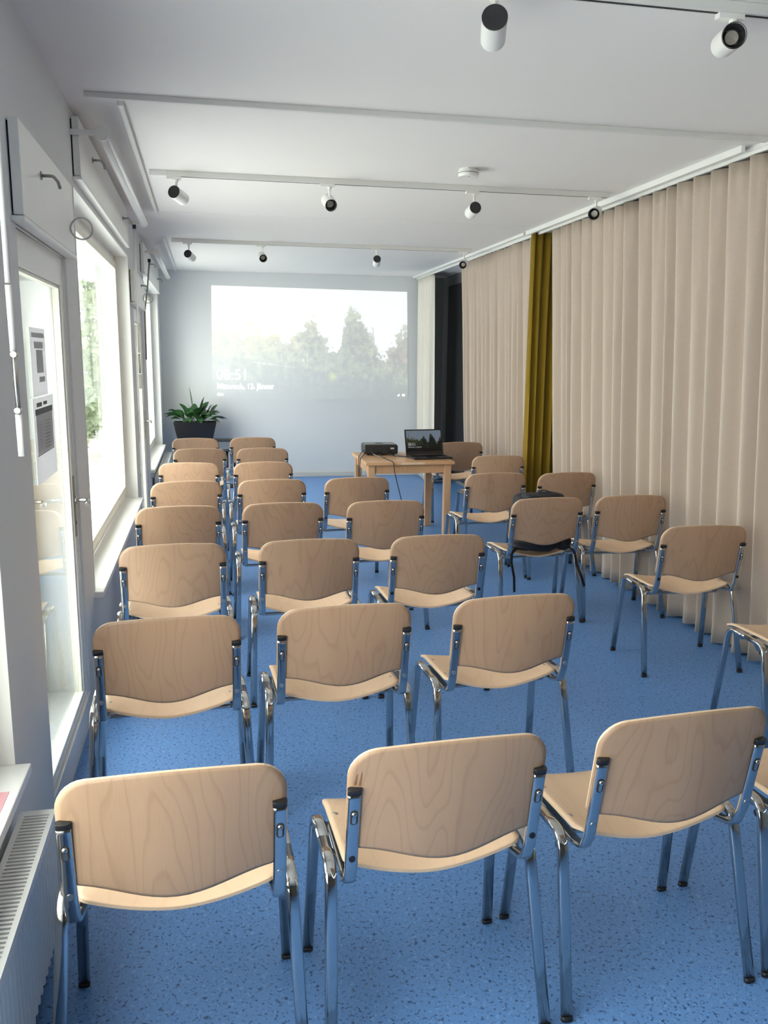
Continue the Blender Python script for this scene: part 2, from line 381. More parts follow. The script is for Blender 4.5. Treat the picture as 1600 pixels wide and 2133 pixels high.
# windows
def window(name, s0, s1, label, split=None):
    z0, z1 = 0.52, 2.385; dF, dB = -0.10, -0.17
    fr = MB(); w = 0.055
    fr.lbox(s0, s0+w, dB, dF, z0, z1); fr.lbox(s1-w, s1, dB, dF, z0, z1)
    fr.lbox(s0+w, s1-w, dB, dF, z0, z0+w); fr.lbox(s0+w, s1-w, dB, dF, z1-w, z1)
    o = structure(fr.build(name, M_frame, bevel=0.004), label)
    a, b = s0+w, s1-w; v = 0.05
    sa = MB(); sa.lbox(a, a+v, dB+0.015, dF+0.018, z0+w, z1-w); sa.lbox(b-v, b, dB+0.015, dF+0.018, z0+w, z1-w)
    sa.lbox(a+v, b-v, dB+0.015, dF+0.018, z0+w, z0+w+v); sa.lbox(a+v, b-v, dB+0.015, dF+0.018, z1-w-v, z1-w)
    sa.build('window_sash', M_cream, o, bevel=0.004)
    MB().lbox(a+v, b-v, -0.138, -0.132, z0+w+v, z1-w-v).build('glass_pane', M_glass, o)
    for p, q in ((s0, s0+0.006), (s1-0.006, s1)): MB().lbox(p, q, -0.099, 0.003, 0.521, 2.379).build('reveal_lining', M_sill, o)
    MB().lbox(s0+0.006, s1-0.006, -0.099, 0.003, 2.379, 2.385).build('reveal_lining', M_sill, o)
    MB().lbox(s0-0.03, s1+0.0, -0.10, 0.045, 0.49, 0.52).build('window_sill', M_sill, o, bevel=0.004)
    return o
window('window_1', *WINDOWS[0], 'nearest window with white sill above the slatted radiator')
window('window_2', *WINDOWS[1], 'large middle window with bright white reveal and sill')
window('window_3', *WINDOWS[2], 'farthest window beside the potted plant corner')

# doors in the left wall
def door(name, s0, s1, label):
    z0, z1 = 0.13, 2.06
    fr = MB(); fr.lbox(s0, s0+0.02, -0.235, -0.01, z0, z1); fr.lbox(s1-0.02, s1, -0.235, -0.01, z0, z1); fr.lbox(s0+0.02, s1-0.02, -0.235, -0.01, z1-0.02, z1)
    fr.lbox(s0+0.02, s1-0.02, -0.235, -0.012, z0, z0+0.02)
    o = structure(fr.build(name, M_frame, bevel=0.003), label)
    a, b, c, d = s0+0.022, s1-0.022, z0+0.022, z1-0.022
    lf = MB(); st, tr, br = 0.055, 0.115, 0.018
    lf.lbox(a, a+st, -0.055, -0.015, c, d); lf.lbox(b-st, b, -0.055, -0.015, c, d)
    lf.lbox(a+st, b-st, -0.055, -0.015, c, c+br); lf.lbox(a+st, b-st, -0.055, -0.015, d-tr, d)
    lf.build('inner_leaf', M_frame, o, bevel=0.004)
    bd = MB(); bw = 0.012
    for (p, q, r, t) in ((a+st, a+st+bw, c+br, d-tr), (b-st-bw, b-st, c+br, d-tr)): bd.lbox(p, q, -0.050, -0.022, r, t)
    bd.lbox(a+st+bw, b-st-bw, -0.050, -0.022, d-tr-bw, d-tr)
    bd.build('glazing_bead', M_cream, o, bevel=0.002)
    MB().lbox(a+st+bw, b-st-bw, -0.040, -0.035, c+br, d-tr-bw).build('glass_pane', M_glass, o)
    ou = MB(); st = 0.10
    ou.lbox(a, a+st, -0.225, -0.185, c, d); ou.lbox(b-st, b, -0.225, -0.185, c, d); ou.lbox(a+st, b-st, -0.225, -0.185, d-0.12, d); ou.lbox(a+st, b-st, -0.225, -0.185, c, c+0.10)
    ou.build('outer_leaf', M_cream, o, bevel=0.005)
    MB().lbox(b-0.045, b-0.012, -0.015, -0.011, 0.87, 1.135).build('lock_plate', M_brass, o, bevel=0.001)
    hh = MB(); p0 = WL(b-0.028, -0.012, 1.03); p1 = WL(b-0.028, 0.045, 1.03); p2 = WL(b-0.13, 0.052, 1.025)
    hh.tube(round_path([p0, p1, p2], 0.02), 0.0085, ref=(0, 0, 1)); hh.cyl(WL(b-0.028, -0.012, 1.03), WL(b-0.028, 0.0, 1.03), 0.016)
    hh.build('door_handle', M_steel, o)
    oh = MB(); oh.tube(round_path([WL(b-0.06, -0.184, 1.03), WL(b-0.06, -0.130, 1.03), WL(b-0.16, -0.124, 1.025)], 0.02), 0.008, ref=(0, 0, 1)); oh.build('outer_handle', M_steel, o)
    MB().cyl(WL(b-0.028, -0.0115, 0.93), WL(b-0.028, -0.0095, 0.93), 0.007, n=12).build('keyhole', M_dark, o)
    return o
door('door_1', 2.84, 3.80, 'nearest glazed white door with two notices on its glass')
door('door_2', 7.28, 8.26, 'farther glazed white door between the middle and last windows')

# outside
structure(MB().box(-40, -0.85, -30, 45, -0.5, -0.42).build('terrace_ground', M_grnd), 'pale ground outside the windows')

M_bark = mat('bark', (0.10, 0.08, 0.06), 0.9, noise=0.3, nscale=20)
M_outleaf = mat('pale_foliage', (0.36, 0.42, 0.27), 0.7, noise=0.3, nscale=3)
def crown(seed, R, H, n):
    rs = random.Random(seed); mb = MB()
    for k in range(n):
        a = rs.uniform(0, 2*PI); q = rs.uniform(-1, 1); r = R*(0.55+0.45*rs.random()**0.5)*math.sqrt(max(0.05, 1-q*q))*(1+0.2*math.sin(3*a+seed))
        c = Vector((r*math.cos(a), r*math.sin(a), H*(0.55+0.43*q))); u = Vector((rs.gauss(0, 1), rs.gauss(0, 1), rs.gauss(0, 1))).normalized()
        w_ = u.orthogonal().normalized(); s_ = rs.uniform(0.05, 0.10)
        mb.add([c-u*s_, c+w_*s_*0.5, c+u*s_, c-w_*s_*0.5], [(0, 1, 2, 3)])
    return mb
CR = [crown(k, 0.9, 2.6, 2600).mesh('foliage', M_outleaf, weld=False) for k in (1, 2)]
OT = [(-2.7, 13.0, 0, 0.9, 'rounded pale green shrub outside, seen through the middle window'), (-4.9, 15.2, 1, 1.2, 'taller pale green shrub outside beyond the middle window'),
      (-3.0, 17.6, 0, 1.3, 'pale green tree outside, farther than the two shrubs'), (-6.4, 19.6, 1, 1.8, 'tallest pale green tree outside the windows'), (-3.2, 22.6, 1, 1.5, 'farthest pale green tree outside the windows')]
for x, y, k, s_, lab in OT:
    t = tag(empty('garden_tree', (x, y, -0.42)), lab, 'tree', 'shrubs and trees outside the windows')
    q = obj('foliage', CR[k], t); q.matrix_parent_inverse = Matrix.Identity(4); q.scale = (s_, s_, s_); q['kind'] = 'stuff'
    b_ = MB().cyl((0, 0, 0), (0.05, 0.02, 1.6*s_), 0.06*s_, 0.03*s_, n=10).build('trunk', M_bark, t); b_.matrix_parent_inverse = Matrix.Identity(4)

# ------------------------------------------------------------------ fixtures on the left wall
def shutter_box(s0, s1, z0, z1, label, cat, hooks, ring=None, lip=False):
    o = tag(MB().lbox(s0, s1, 0.006, 0.036, z0, z1).build('wall_hatch', M_frame, bevel=0.003), label, cat, 'hatch boards above the openings')
    MB().lbox(s0+0.012, s1-0.012, 0.0, 0.006, z0+0.01, z1-0.008).build('shadow_gap', M_dark, o)
    MB().lbox(s0-0.01, s1+0.01, 0.0, 0.040, z0-0.018, z0-0.004).build('bottom_rail', M_frame, o, bevel=0.002)
    for s, z in hooks:
        h = MB(); h.cyl(WL(s, 0.036, z), WL(s, 0.040, z), 0.014, n=14)
        h.tube(round_path([WL(s, 0.038, z), WL(s, 0.075, z), WL(s+0.03, 0.085, z-0.012), WL(s+0.045, 0.088, z-0.03)], 0.012, 3), 0.0055, ref=(0, 0, 1), n=8)
        h.build('turn_latch', M_hook, o)
    if ring:
        s, z = ring; c = WL(s, 0.036+0.045, z); R = 0.042
        r = MB(); n = 28; pts = [c+Vector((R*math.cos(2*PI*k/n), 0, R*math.sin(2*PI*k/n))) for k in range(n+1)]
        r.tube(pts, 0.0035, ref=(0, 1, 0), n=8, cap=False); r.build('pull_ring', M_steel, o)
    return o
shutter_box(2.79, 3.83, 2.06, 2.335, 'white hatch board above the nearest door, with pull ring and latch', 'hatch', [(3.12, 2.235)], (3.72, 2.15))
shutter_box(4.15, 6.62, 2.435, 2.685, 'long white hatch board above the middle window, behind the roller blind', 'hatch', [(4.62, 2.60), (6.2, 2.56)])
shutter_box(7.0, 8.15, 2.055, 2.305, 'small white hatch board above the farther door', 'hatch', [(7.75, 2.235)], (7.92, 2.14))
shutter_box(8.28, 10.98, 2.40, 2.66, 'farthest white hatch board, above the window near the plant', 'hatch', [(9.2, 2.56), (10.6, 2.53)])

def roller(s0, s1, d, z, label):
    o = tag(MB().cyl(WL(s0, d, z), WL(s1, d, z), 0.024, n=24).build('roller_blind', M_white), label, 'roller blind', 'white roller blind tubes')
    for s in (s0-0.012, s1):
        MB().cyl(WL(s, d, z), WL(s+0.012, d, z), 0.033, n=24).build('end_disc', M_white, o, bevel=0.002)
        MB().lbox(s+0.002, s+0.010, 0.0, d, z-0.012, z+0.012).build('bracket', M_white, o, bevel=0.001)
    MB().tube([WL(s0+0.01, d+0.026, z-0.01), WL(s1-0.01, d+0.026, z-0.01)], 0.006, 0.010, ref=(0, 0, 1), n=8).build('hem_bar', M_white, o)
    return o
roller(4.14, 6.76, 0.135, 2.615, 'white roller blind tube with round ends above the middle window')
roller(8.43, 11.10, 0.135, 2.595, 'white roller blind tube above the farthest window')
def ceil_strip(y0, y1, x0, x1, label):
    o = tag(MB().add([(x0-0.011, y0, CEIL), (x0+0.011, y0, CEIL), (x1+0.011, y1, CEIL), (x1-0.011, y1, CEIL),
                      (x0-0.011, y0, CEIL-0.022), (x0+0.011, y0, CEIL-0.022), (x1+0.011, y1, CEIL-0.022), (x1-0.011, y1, CEIL-0.022)],
                     [(0, 1, 2, 3), (4, 7, 6, 5), (0, 4, 5, 1), (1, 5, 6, 2), (2, 6, 7, 3), (3, 7, 4, 0)]).build('ceiling_rail', M_trackm, bevel=0.002), label, 'rail', 'thin ceiling rails along the windows')
    MB().box(x0-0.012, x0+0.012, y0-0.012, y0+0.03, CEIL-0.03, CEIL-0.001).build('end_cap', M_white, o)
    return o
ceil_strip(3.97, 6.88, -0.375, -0.42, 'thin white ceiling rail running beside the nearer roller blind')
ceil_strip(8.28, 11.40, -0.448, -0.485, 'thin white ceiling rail beside the farther roller blind')

# crank rods
o = tag(empty('crank_rod', WL(2.33, 0.075, 1.38)), 'jointed white crank rod hanging between the nearest window and door', 'crank rod')
MB().lbox(2.30, 2.32, 0.0, 0.075, 2.50, 2.515).build('hanger', M_white, o)
MB().tube([WL(2.31, 0.075, 2.52), WL(2.315, 0.075, 1.825)], 0.0075, n=10).build('upper_tube', M_white, o)
MB().tube([WL(2.316, 0.075, 1.82), WL(2.323, 0.075, 1.655)], 0.0085, n=10).build('sleeve', M_white, o)
MB().tube([WL(2.323, 0.075, 1.652), WL(2.328, 0.076, 1.50)], 0.0065, n=10).build('swivel_link', M_steel, o)
for z in (1.648, 1.505): MB().cyl(WL(2.311, 0.076, z), WL(2.339, 0.076, z), 0.008, n=10).build('hinge_pin', M_steel, o)
MB().tube([WL(2.328, 0.076, 1.495), WL(2.334, 0.076, 1.385)], 0.0090, n=12, power=3).build('grip', M_white, o)
o = tag(empty('crank_rod', WL(7.0, 0.05, 1.4)), 'long straight white crank rod in front of the farther door', 'crank rod')
MB().cyl(WL(6.98, 0.055, 2.63), WL(6.98, 0.055, 2.60), 0.014, n=10).build('hook', M_black, o)
MB().tube([WL(6.98, 0.055, 2.60), WL(7.0, 0.05, 1.66)], 0.0085, n=10).build('rod', M_white, o)
MB().tube([WL(7.0, 0.05, 1.655), WL(7.0, 0.05, 1.50)], 0.0085, n=10).build('swivel_link', M_steel, o)
MB().tube([WL(7.0, 0.05, 1.495), WL(7.0, 0.05, 1.38)], 0.010, n=10).build('grip', M_white, o)
o = tag(empty('crank_rod', WL(8.45, 0.05, 1.7)), 'thin white crank rod bending down beside the farthest window', 'crank rod')
MB().cyl(WL(8.42, 0.075, 2.53), WL(8.42, 0.075, 2.50), 0.014, n=10).build('hook', M_black, o)
MB().tube(round_path([WL(8.42, 0.075, 2.50), WL(8.38, 0.05, 2.25), WL(8.36, 0.02, 2.05), WL(8.36, 0.015, 1.6)], 0.2), 0.0075, n=8).build('rod', M_hook, o)

# ------------------------------------------------------------------ radiators
def radiator(s0, s1, label, slats=True):
    d0, d1, zb, zt = 0.025, 0.115, 0.07, 0.415
    o = tag(empty('radiator', WL((s0+s1)/2, 0.06, zb)), label, 'radiator')
    mb = MB(); n = int((s1-s0)/0.033)
    mb.lbox(s0, s1, d0, d0+0.02, zb, zt-0.02)
    # corrugated front panel
    prof = []
    for k in range(n+1):
        s = s0+(s1-s0)*k/n; prof += [(s, d1-0.008), (s+0.009, d1-0.008), (s+0.013, d1-0.003), (s+0.022, d1-0.003), (s+0.026, d1-0.008)]
    prof = [p for p in prof if p[0] <= s1]
    vs = []; fs = []
    for s, d in prof: vs += [WL(s, d, zb+0.005), WL(s, d, zt-0.022)]
    for k in range(len(prof)-1): fs.append((2*k, 2*k+2, 2*k+3, 2*k+1))
    mb.add(vs, fs); mb.lbox(s0, s1, d1-0.02, d1-0.0085, zb, zt-0.02)
    mb.build('front_panel', M_rad, o, weld=False)
    fr = MB(); fr.lbox(s0-0.004, s1+0.004, d1-0.012, d1+0.001, zt-0.024, zt); fr.lbox(s0-0.004, s1+0.004, d0, d0+0.014, zt-0.024, zt)
    fr.lbox(s0-0.004, s0+0.022, d0+0.014, d1-0.012, zt-0.024, zt); fr.lbox(s1-0.022, s1+0.004, d0+0.014, d1-0.012, zt-0.024, zt)
    fr.lbox(s1-0.001, s1+0.004, d0, d1, zb, zt-0.024); fr.lbox(s0-0.004, s0+0.001, d0, d1, zb, zt-0.024)
    fr.build('grille_frame', M_rad, o, weld=False)
    MB().lbox(s0+0.02, s1-0.02, d0+0.02, d1-0.02, zt-0.06, zt-0.05).build('convector_core', M_dark, o)
    m = MB().lbox(0, 0.0075, d0+0.013, d1-0.011, zt-0.016, zt-0.001).mesh('slat', M_rad)
    k = 0; s = s1-0.034
    while s > s0+0.03 and k < 110:
        q = obj('slat', m, o); q.matrix_parent_inverse = parent_inv(o); q.location = (-WK*s, s, 0); s -= 0.0152; k += 1
    return o
radiator(0.75, 2.25, 'white slatted radiator under the nearest window sill')
radiator(8.75, 11.1, 'white radiator under the farthest window, behind the chairs')

# notices on the door glass
def notice(s0, s1, z0, z1, label, draw):
    d = -0.0345
    o = tag(MB().lbox(s0, s1, d, d+0.0012, z0, z1).build('paper_notice', M_paper), label, 'notice', 'notices taped to the door glass')
    def blk(a, b, c, e, m, name): MB().lbox(s0+a*(s1-s0), s0+b*(s1-s0), d+0.0012, d+0.0018, z0+c*(z1-z0), z0+e*(z1-z0)).build(name, m, o)
    draw(blk); return o
def d1(blk):
    blk(0.10, 0.92, 0.86, 0.93, M_inklight, 'printed_heading'); blk(0.24, 0.82, 0.70, 0.80, M_inklight, 'printed_box')
    blk(0.34, 0.78, 0.34, 0.68, M_inklight, 'printed_plan'); blk(0.46, 0.84, 0.20, 0.28, M_inklight, 'printed_box')
def d2(blk):
    blk(0.10, 0.90, 0.34, 0.80, M_inklight, 'printed_panel')
    blk(0.08, 0.92, 0.80, 0.87, M_ink, 'printed_bar'); blk(0.16, 0.40, 0.89, 0.94, M_ink, 'printed_logo'); blk(0.48, 0.66, 0.90, 0.94, M_ink, 'printed_logo')
    for k in range(9):
        blk(0.24, 0.30, 0.40+k*0.035, 0.41+k*0.035, M_ink, 'printed_line'); blk(0.48, 0.74, 0.38+k*0.04, 0.39+k*0.04, M_ink, 'printed_line')
    blk(0.08, 0.92, 0.325, 0.335, M_ink, 'printed_rule')
notice(3.12, 3.40, 1.50, 1.74, 'upper pale notice with a floor plan taped on the door glass', d1)
notice(3.10, 3.50, 1.19, 1.495, 'lower notice with dark heading bar taped on the door glass', d2)
tag(MB().lbox(1.95, 2.17, -0.06, 0.02, 0.5202, 0.5212).build('pink_leaflet', M_pink), 'pink sheet of paper lying on the nearest window sill', 'leaflet')

# ------------------------------------------------------------------ ceiling tracks and spotlights
def px_ray(x, y):
    v = rx*((x-800)/F_PX) + ux*(-(y-1066.5)/F_PX) + fwd; return v
def on_Y(x, y, Y): v = px_ray(x, y); return Vector((0, 0, CAM_H)) + v*(Y/v.y)
def track(x0, x1, y, label, cap=True, h=0.032, wdt=0.036):
    o = tag(MB().box(x0, x1, y-wdt/2, y+wdt/2, CEIL-h, CEIL).build('ceiling_track', M_trackm, bevel=0.002), label, 'lamp track')
    MB().box(x0+0.1, x1-0.01, y-0.006, y+0.006, CEIL-h-0.0006, CEIL-h+0.001).build('track_slot', M_dark, o)
    if cap: MB().box(x0-0.005, x0+0.09, y-wdt/2-0.001, y+wdt/2+0.001, CEIL-h-0.001, CEIL).build('end_feed', M_white, o, bevel=0.002)
    return o
track(-0.3, 2.63, 2.53, 'lamp track nearest the camera, cut by the top of the picture')
tag(MB().box(-0.51, 2.66, 3.885, 3.91, CEIL-0.024, CEIL).build('ceiling_track', M_trackm, bevel=0.002), 'plain grey ceiling rail without lamps, second from the camera', 'rail')
track(-0.355, 2.55, 5.38, 'lamp track with four spotlights beside the smoke detector')
track(-0.38, 2.54, 8.40, 'farthest lamp track with four small spotlights before the end wall')
def spot(v, h, Y, kind, label, grp, L=0.125, R=0.0375):
    p1 = on_Y(v[0], v[1], Y-0.04)
    r = px_ray(*h).normalized(); O = Vector((0, 0, CAM_H))
    b = r.dot(p1-O); c = (p1-O).length_squared-L*L; disc = b*b-c
    t = b+math.sqrt(max(disc, 0)); p2 = O+r*t; ax = (p2-p1).normalized(); p2 = p1+ax*L
    o = tag(empty('spotlight', p1), label, 'spotlight', grp)
    mb = MB(); n = 28
    mb.cyl(p1, p2, R, n=n, cap=False)
    mb.cyl(p1+ax*0.0, p1+ax*(0.03 if kind == 'lens' else 0.006), R-0.003, n=n, cap=False)
    # rims
    mb.tube([p1-ax*0.0005, p1+ax*0.002], R, n=n, ref=(0, 0, 1), cap=False)
    mb.build('housing', M_white, o)
    if kind == 'lens':
        k = MB(); k.cyl(p1+ax*0.001, p1+ax*0.035, R-0.0015, R-0.012, n=n, cap=False); k.build('anti_glare_baffle', M_black, o)
        MB().cyl(p1+ax*0.030, p1+ax*0.034, 0.020, n=n).build('lens', MATS_LENS, o)
        MB().cyl(p2-ax*0.004, p2, R-0.001, n=n).build('back_cap', M_black, o)
    else:
        MB().cyl(p1-ax*0.001, p1+ax*0.004, R-0.0012, n=n).build('back_cap', M_black, o)
        k = MB(); k.cyl(p2-ax*0.001, p2-ax*0.03, R-0.0015, R-0.010, n=n, cap=False); k.build('anti_glare_baffle', M_black, o)
        MB().cyl(p2-ax*0.034, p2-ax*0.030, 0.020, n=n).build('lens', MATS_LENS, o)
    m = p1+ax*(0.035 if kind == 'back' else 0.06)
    MB().cyl((m.x, Y, m.z+R*0.8 if m.z+R*0.8 < CEIL-0.05 else CEIL-0.06), (m.x, Y, CEIL-0.045), 0.007, n=12).build('stem', M_white, o)
    ad = MB(); ad.box(m.x-0.055, m.x+0.03, Y-0.013, Y+0.013, CEIL-0.048, CEIL-0.0325)
    ad.cyl((m.x, Y, CEIL-0.060), (m.x, Y, CEIL-0.045), 0.013, n=14); ad.build('track_adapter', M_white, o)
    return o
MATS_LENS = mat('lens_glass', (0.36, 0.33, 0.28), 0.15, noise=0.3, nscale=90)
SG = 'white spotlights on ceiling tracks'
for v, h, Y, k, lab in [
    ((1030.8, 36), (1027, 82), 2.53, 'back', 'white cylinder spotlight with black back at the top centre of the picture'),
    ((1530, 73.5), (1506, 94), 2.53, 'lens', 'white spotlight at the top right corner with lens showing'),
    ((362, 399.3), (382, 414.6), 5.38, 'back', 'leftmost spotlight on the track before the smoke detector'),
    ((690, 428), (681.5, 416), 5.38, 'lens', 'second spotlight from the windows on the track by the smoke detector'),
    ((990.6, 432.4), (979.8, 444), 5.38, 'back', 'spotlight directly below the smoke detector, black end up'),
    ((1237, 446), (1243, 441), 5.38, 'lens', 'spotlight in front of the beige curtain top, lens towards viewer'),
    ((391, 528.4), (400.6, 537.5), 8.40, 'back', 'leftmost spotlight on the farthest track'),
    ((548.5, 538.4), (545, 532), 8.40, 'lens', 'second spotlight from the left on the farthest track, lens towards viewer'),
    ((785.6, 539.3), (784.3, 549.4), 8.40, 'back', 'third spotlight on the farthest track, pointing away above the projected picture'),
    ((964, 552), (968.5, 548.5), 8.40, 'lens', 'small spotlight before the gap between the far curtains')]:
    spot(v, h, Y, k, lab, SG)
o = tag(MB().cyl((1.456, 4.92, CEIL-0.045), (1.456, 4.92, CEIL-0.012), 0.056, 0.060, n=36).build('smoke_detector', M_white, bevel=0.004), 'round white smoke detector on the ceiling', 'smoke detector')
MB().cyl((1.456, 4.92, CEIL-0.012), (1.456, 4.92, CEIL), 0.052, n=36).build('mounting_base', M_white, o)
MB().cyl((1.456, 4.92, CEIL-0.026), (1.456, 4.92, CEIL-0.022), 0.0603, n=36).build('sensor_slit', M_hook, o)
MB().cyl((1.456, 4.90, CEIL-0.047), (1.456, 4.90, CEIL-0.045), 0.004, n=10).build('indicator', M_hook, o)

# ------------------------------------------------------------------ curtains
def curtain(name, a0, a1, base, lean, label, m, axis='Y', fold=0.105, amp_b=0.045, amp_t=0.022, seed=1, ztop=2.676, zbot=0.012, flare=0.0, grp=None, back=False):
    """a0..a1 along the rail; 'base' is the rail position on the other axis, 'lean' the outward shift at the floor"""
    rnd = random.Random(seed); knots = [0.0]; p = 0.0; L = a1-a0
    while p < L: p += fold*rnd.uniform(0.6, 1.45); knots.append(p)
    knots = [k*L/knots[-1] for k in knots]; amps = [rnd.uniform(0.55, 1.15) for _ in knots]; merge = [rnd.random() < 0.33 for _ in knots]
    n = max(40, int(L/0.0085)); nz = 26
    ph = np.zeros(n+1); am = np.zeros(n+1); sub = np.zeros(n+1); drift = np.zeros(n+1)
    k = 0
    for i in range(n+1):
        u = L*i/n
        while k < len(knots)-2 and u > knots[k+1]: k += 1
        t = (u-knots[k])/(knots[k+1]-knots[k]); ph[i] = k+t
        am[i] = amps[k]*(1-t)+amps[min(k+1, len(amps)-1)]*t; sub[i] = 1.0 if merge[k] else 0.0
        drift[i] = math.sin(u*2.1+seed)*0.5+math.sin(u*5.3+seed*2)*0.5
    vs = []; fs = []
    for j in range(nz+1):
        g = j/nz; g = g**0.8 if False else g
        z = ztop+(zbot-ztop)*g
        A = amp_t+(amp_b-amp_t)*min(1, g*1.6)**0.8
        for i in range(n+1):
            phi = 2*PI*ph[i]
            wv = math.cos(phi)
            wv = math.copysign(abs(wv)**0.9, wv)
            fine = 0.35*math.cos(2*phi+1.0)*max(0, 1-g*3.0) + 0.25*sub[i]*math.cos(2*phi)*(g)
            off = A*am[i]*(wv+fine)
            sag = 0.5*0.006*math.sin(phi*1.0+z*1.3+seed)
            al = a0+L*i/n + 0.018*math.sin(phi)*g + flare*(i/n-0.5)*g + 0.012*drift[i]*g
            zz = z if j < nz else zbot+0.006*math.sin(ph[i]*1.7)+0.004*am[i]
            o_ = base+lean*min(1, g*1.05)+off+sag
            vs.append((o_, al, zz) if axis == 'Y' else (al, o_, zz))
    for j in range(nz):
        for i in range(n):
            q = j*(n+1)+i; fs.append((q, q+1, q+n+2, q+n+1))
    me = bpy.data.meshes.new(name); me.from_pydata(vs, [], fs); me.materials.append(m)
    me.polygons.foreach_set('use_smooth', [True]*len(fs)); me.update()
    o = bpy.data.objects.new(name, me); col.objects.link(o)
    md = o.modifiers.new('cloth_thickness', 'SOLIDIFY'); md.thickness = 0.002; md.offset = 0
    tag(o, label, 'curtain', grp)
    return o
CG = 'floor length curtains along the right side'
curtain('curtain', 1.6, 5.30, 2.742, 0.14, 'long beige linen curtain nearest the camera at the right edge', M_linen, seed=3, grp=CG, amp_b=0.072, amp_t=0.046, fold=0.15)
curtain('curtain', 5.34, 6.78, 2.742, 0.14, 'beige linen curtain between the near curtain and the mustard one', M_linen, seed=5, grp=CG, fold=0.15, amp_b=0.072, amp_t=0.046)
curtain('curtain', 7.16, 9.32, 2.738, 0.12, 'beige linen curtain beyond the mustard one', M_linen, seed=8, grp=CG, fold=0.145, amp_b=0.066, amp_t=0.04)
curtain('curtain', 10.62, 11.38, 2.715, 0.03, 'narrow pale curtain gathered against the end wall', M_linenw, seed=11, grp=CG, fold=0.12, amp_b=0.05, amp_t=0.03)
curtain('curtain', 2.655, 3.05, 7.02, 0.0, 'mustard yellow curtain hanging between the beige ones', M_mustard, axis='X', seed=14, grp=CG, fold=0.07, amp_b=0.028, amp_t=0.020, ztop=2.70)
o = tag(MB().box(2.695, 2.735, 1.5, YB-0.02, CEIL-0.022, CEIL).build('curtain_rail', M_white, bevel=0.003), 'white curtain rail along the ceiling above all the beige curtains', 'curtain rail')
MB().box(2.708, 2.722, 1.5, YB-0.02, CEIL-0.04, CEIL-0.022).build('glider_channel', M_white, o)
tag(MB().box(2.632, 2.656, 4.06, 7.12, CEIL-0.036, CEIL).build('curtain_rail', M_white, bevel=0.003), 'second white ceiling rail in front of the nearer curtains', 'curtain rail')
tag(MB().box(2.640, 2.660, 7.20, YB-0.06, CEIL-0.026, CEIL).build('curtain_rail', M_white, bevel=0.003), 'second white ceiling rail in front of the far curtains', 'curtain rail')
# black board in the niche on the right wall
o = tag(MB().box(XR-0.032, XR-0.002, 8.4, 11.15, 0.06, 2.58).build('black_board', M_panel, bevel=0.004), 'tall black board in the gap between the far curtains', 'board')
MB().box(XR-0.036, XR-0.032, 9.76, 9.79, 0.06, 2.58).build('board_joint', M_dark, o)

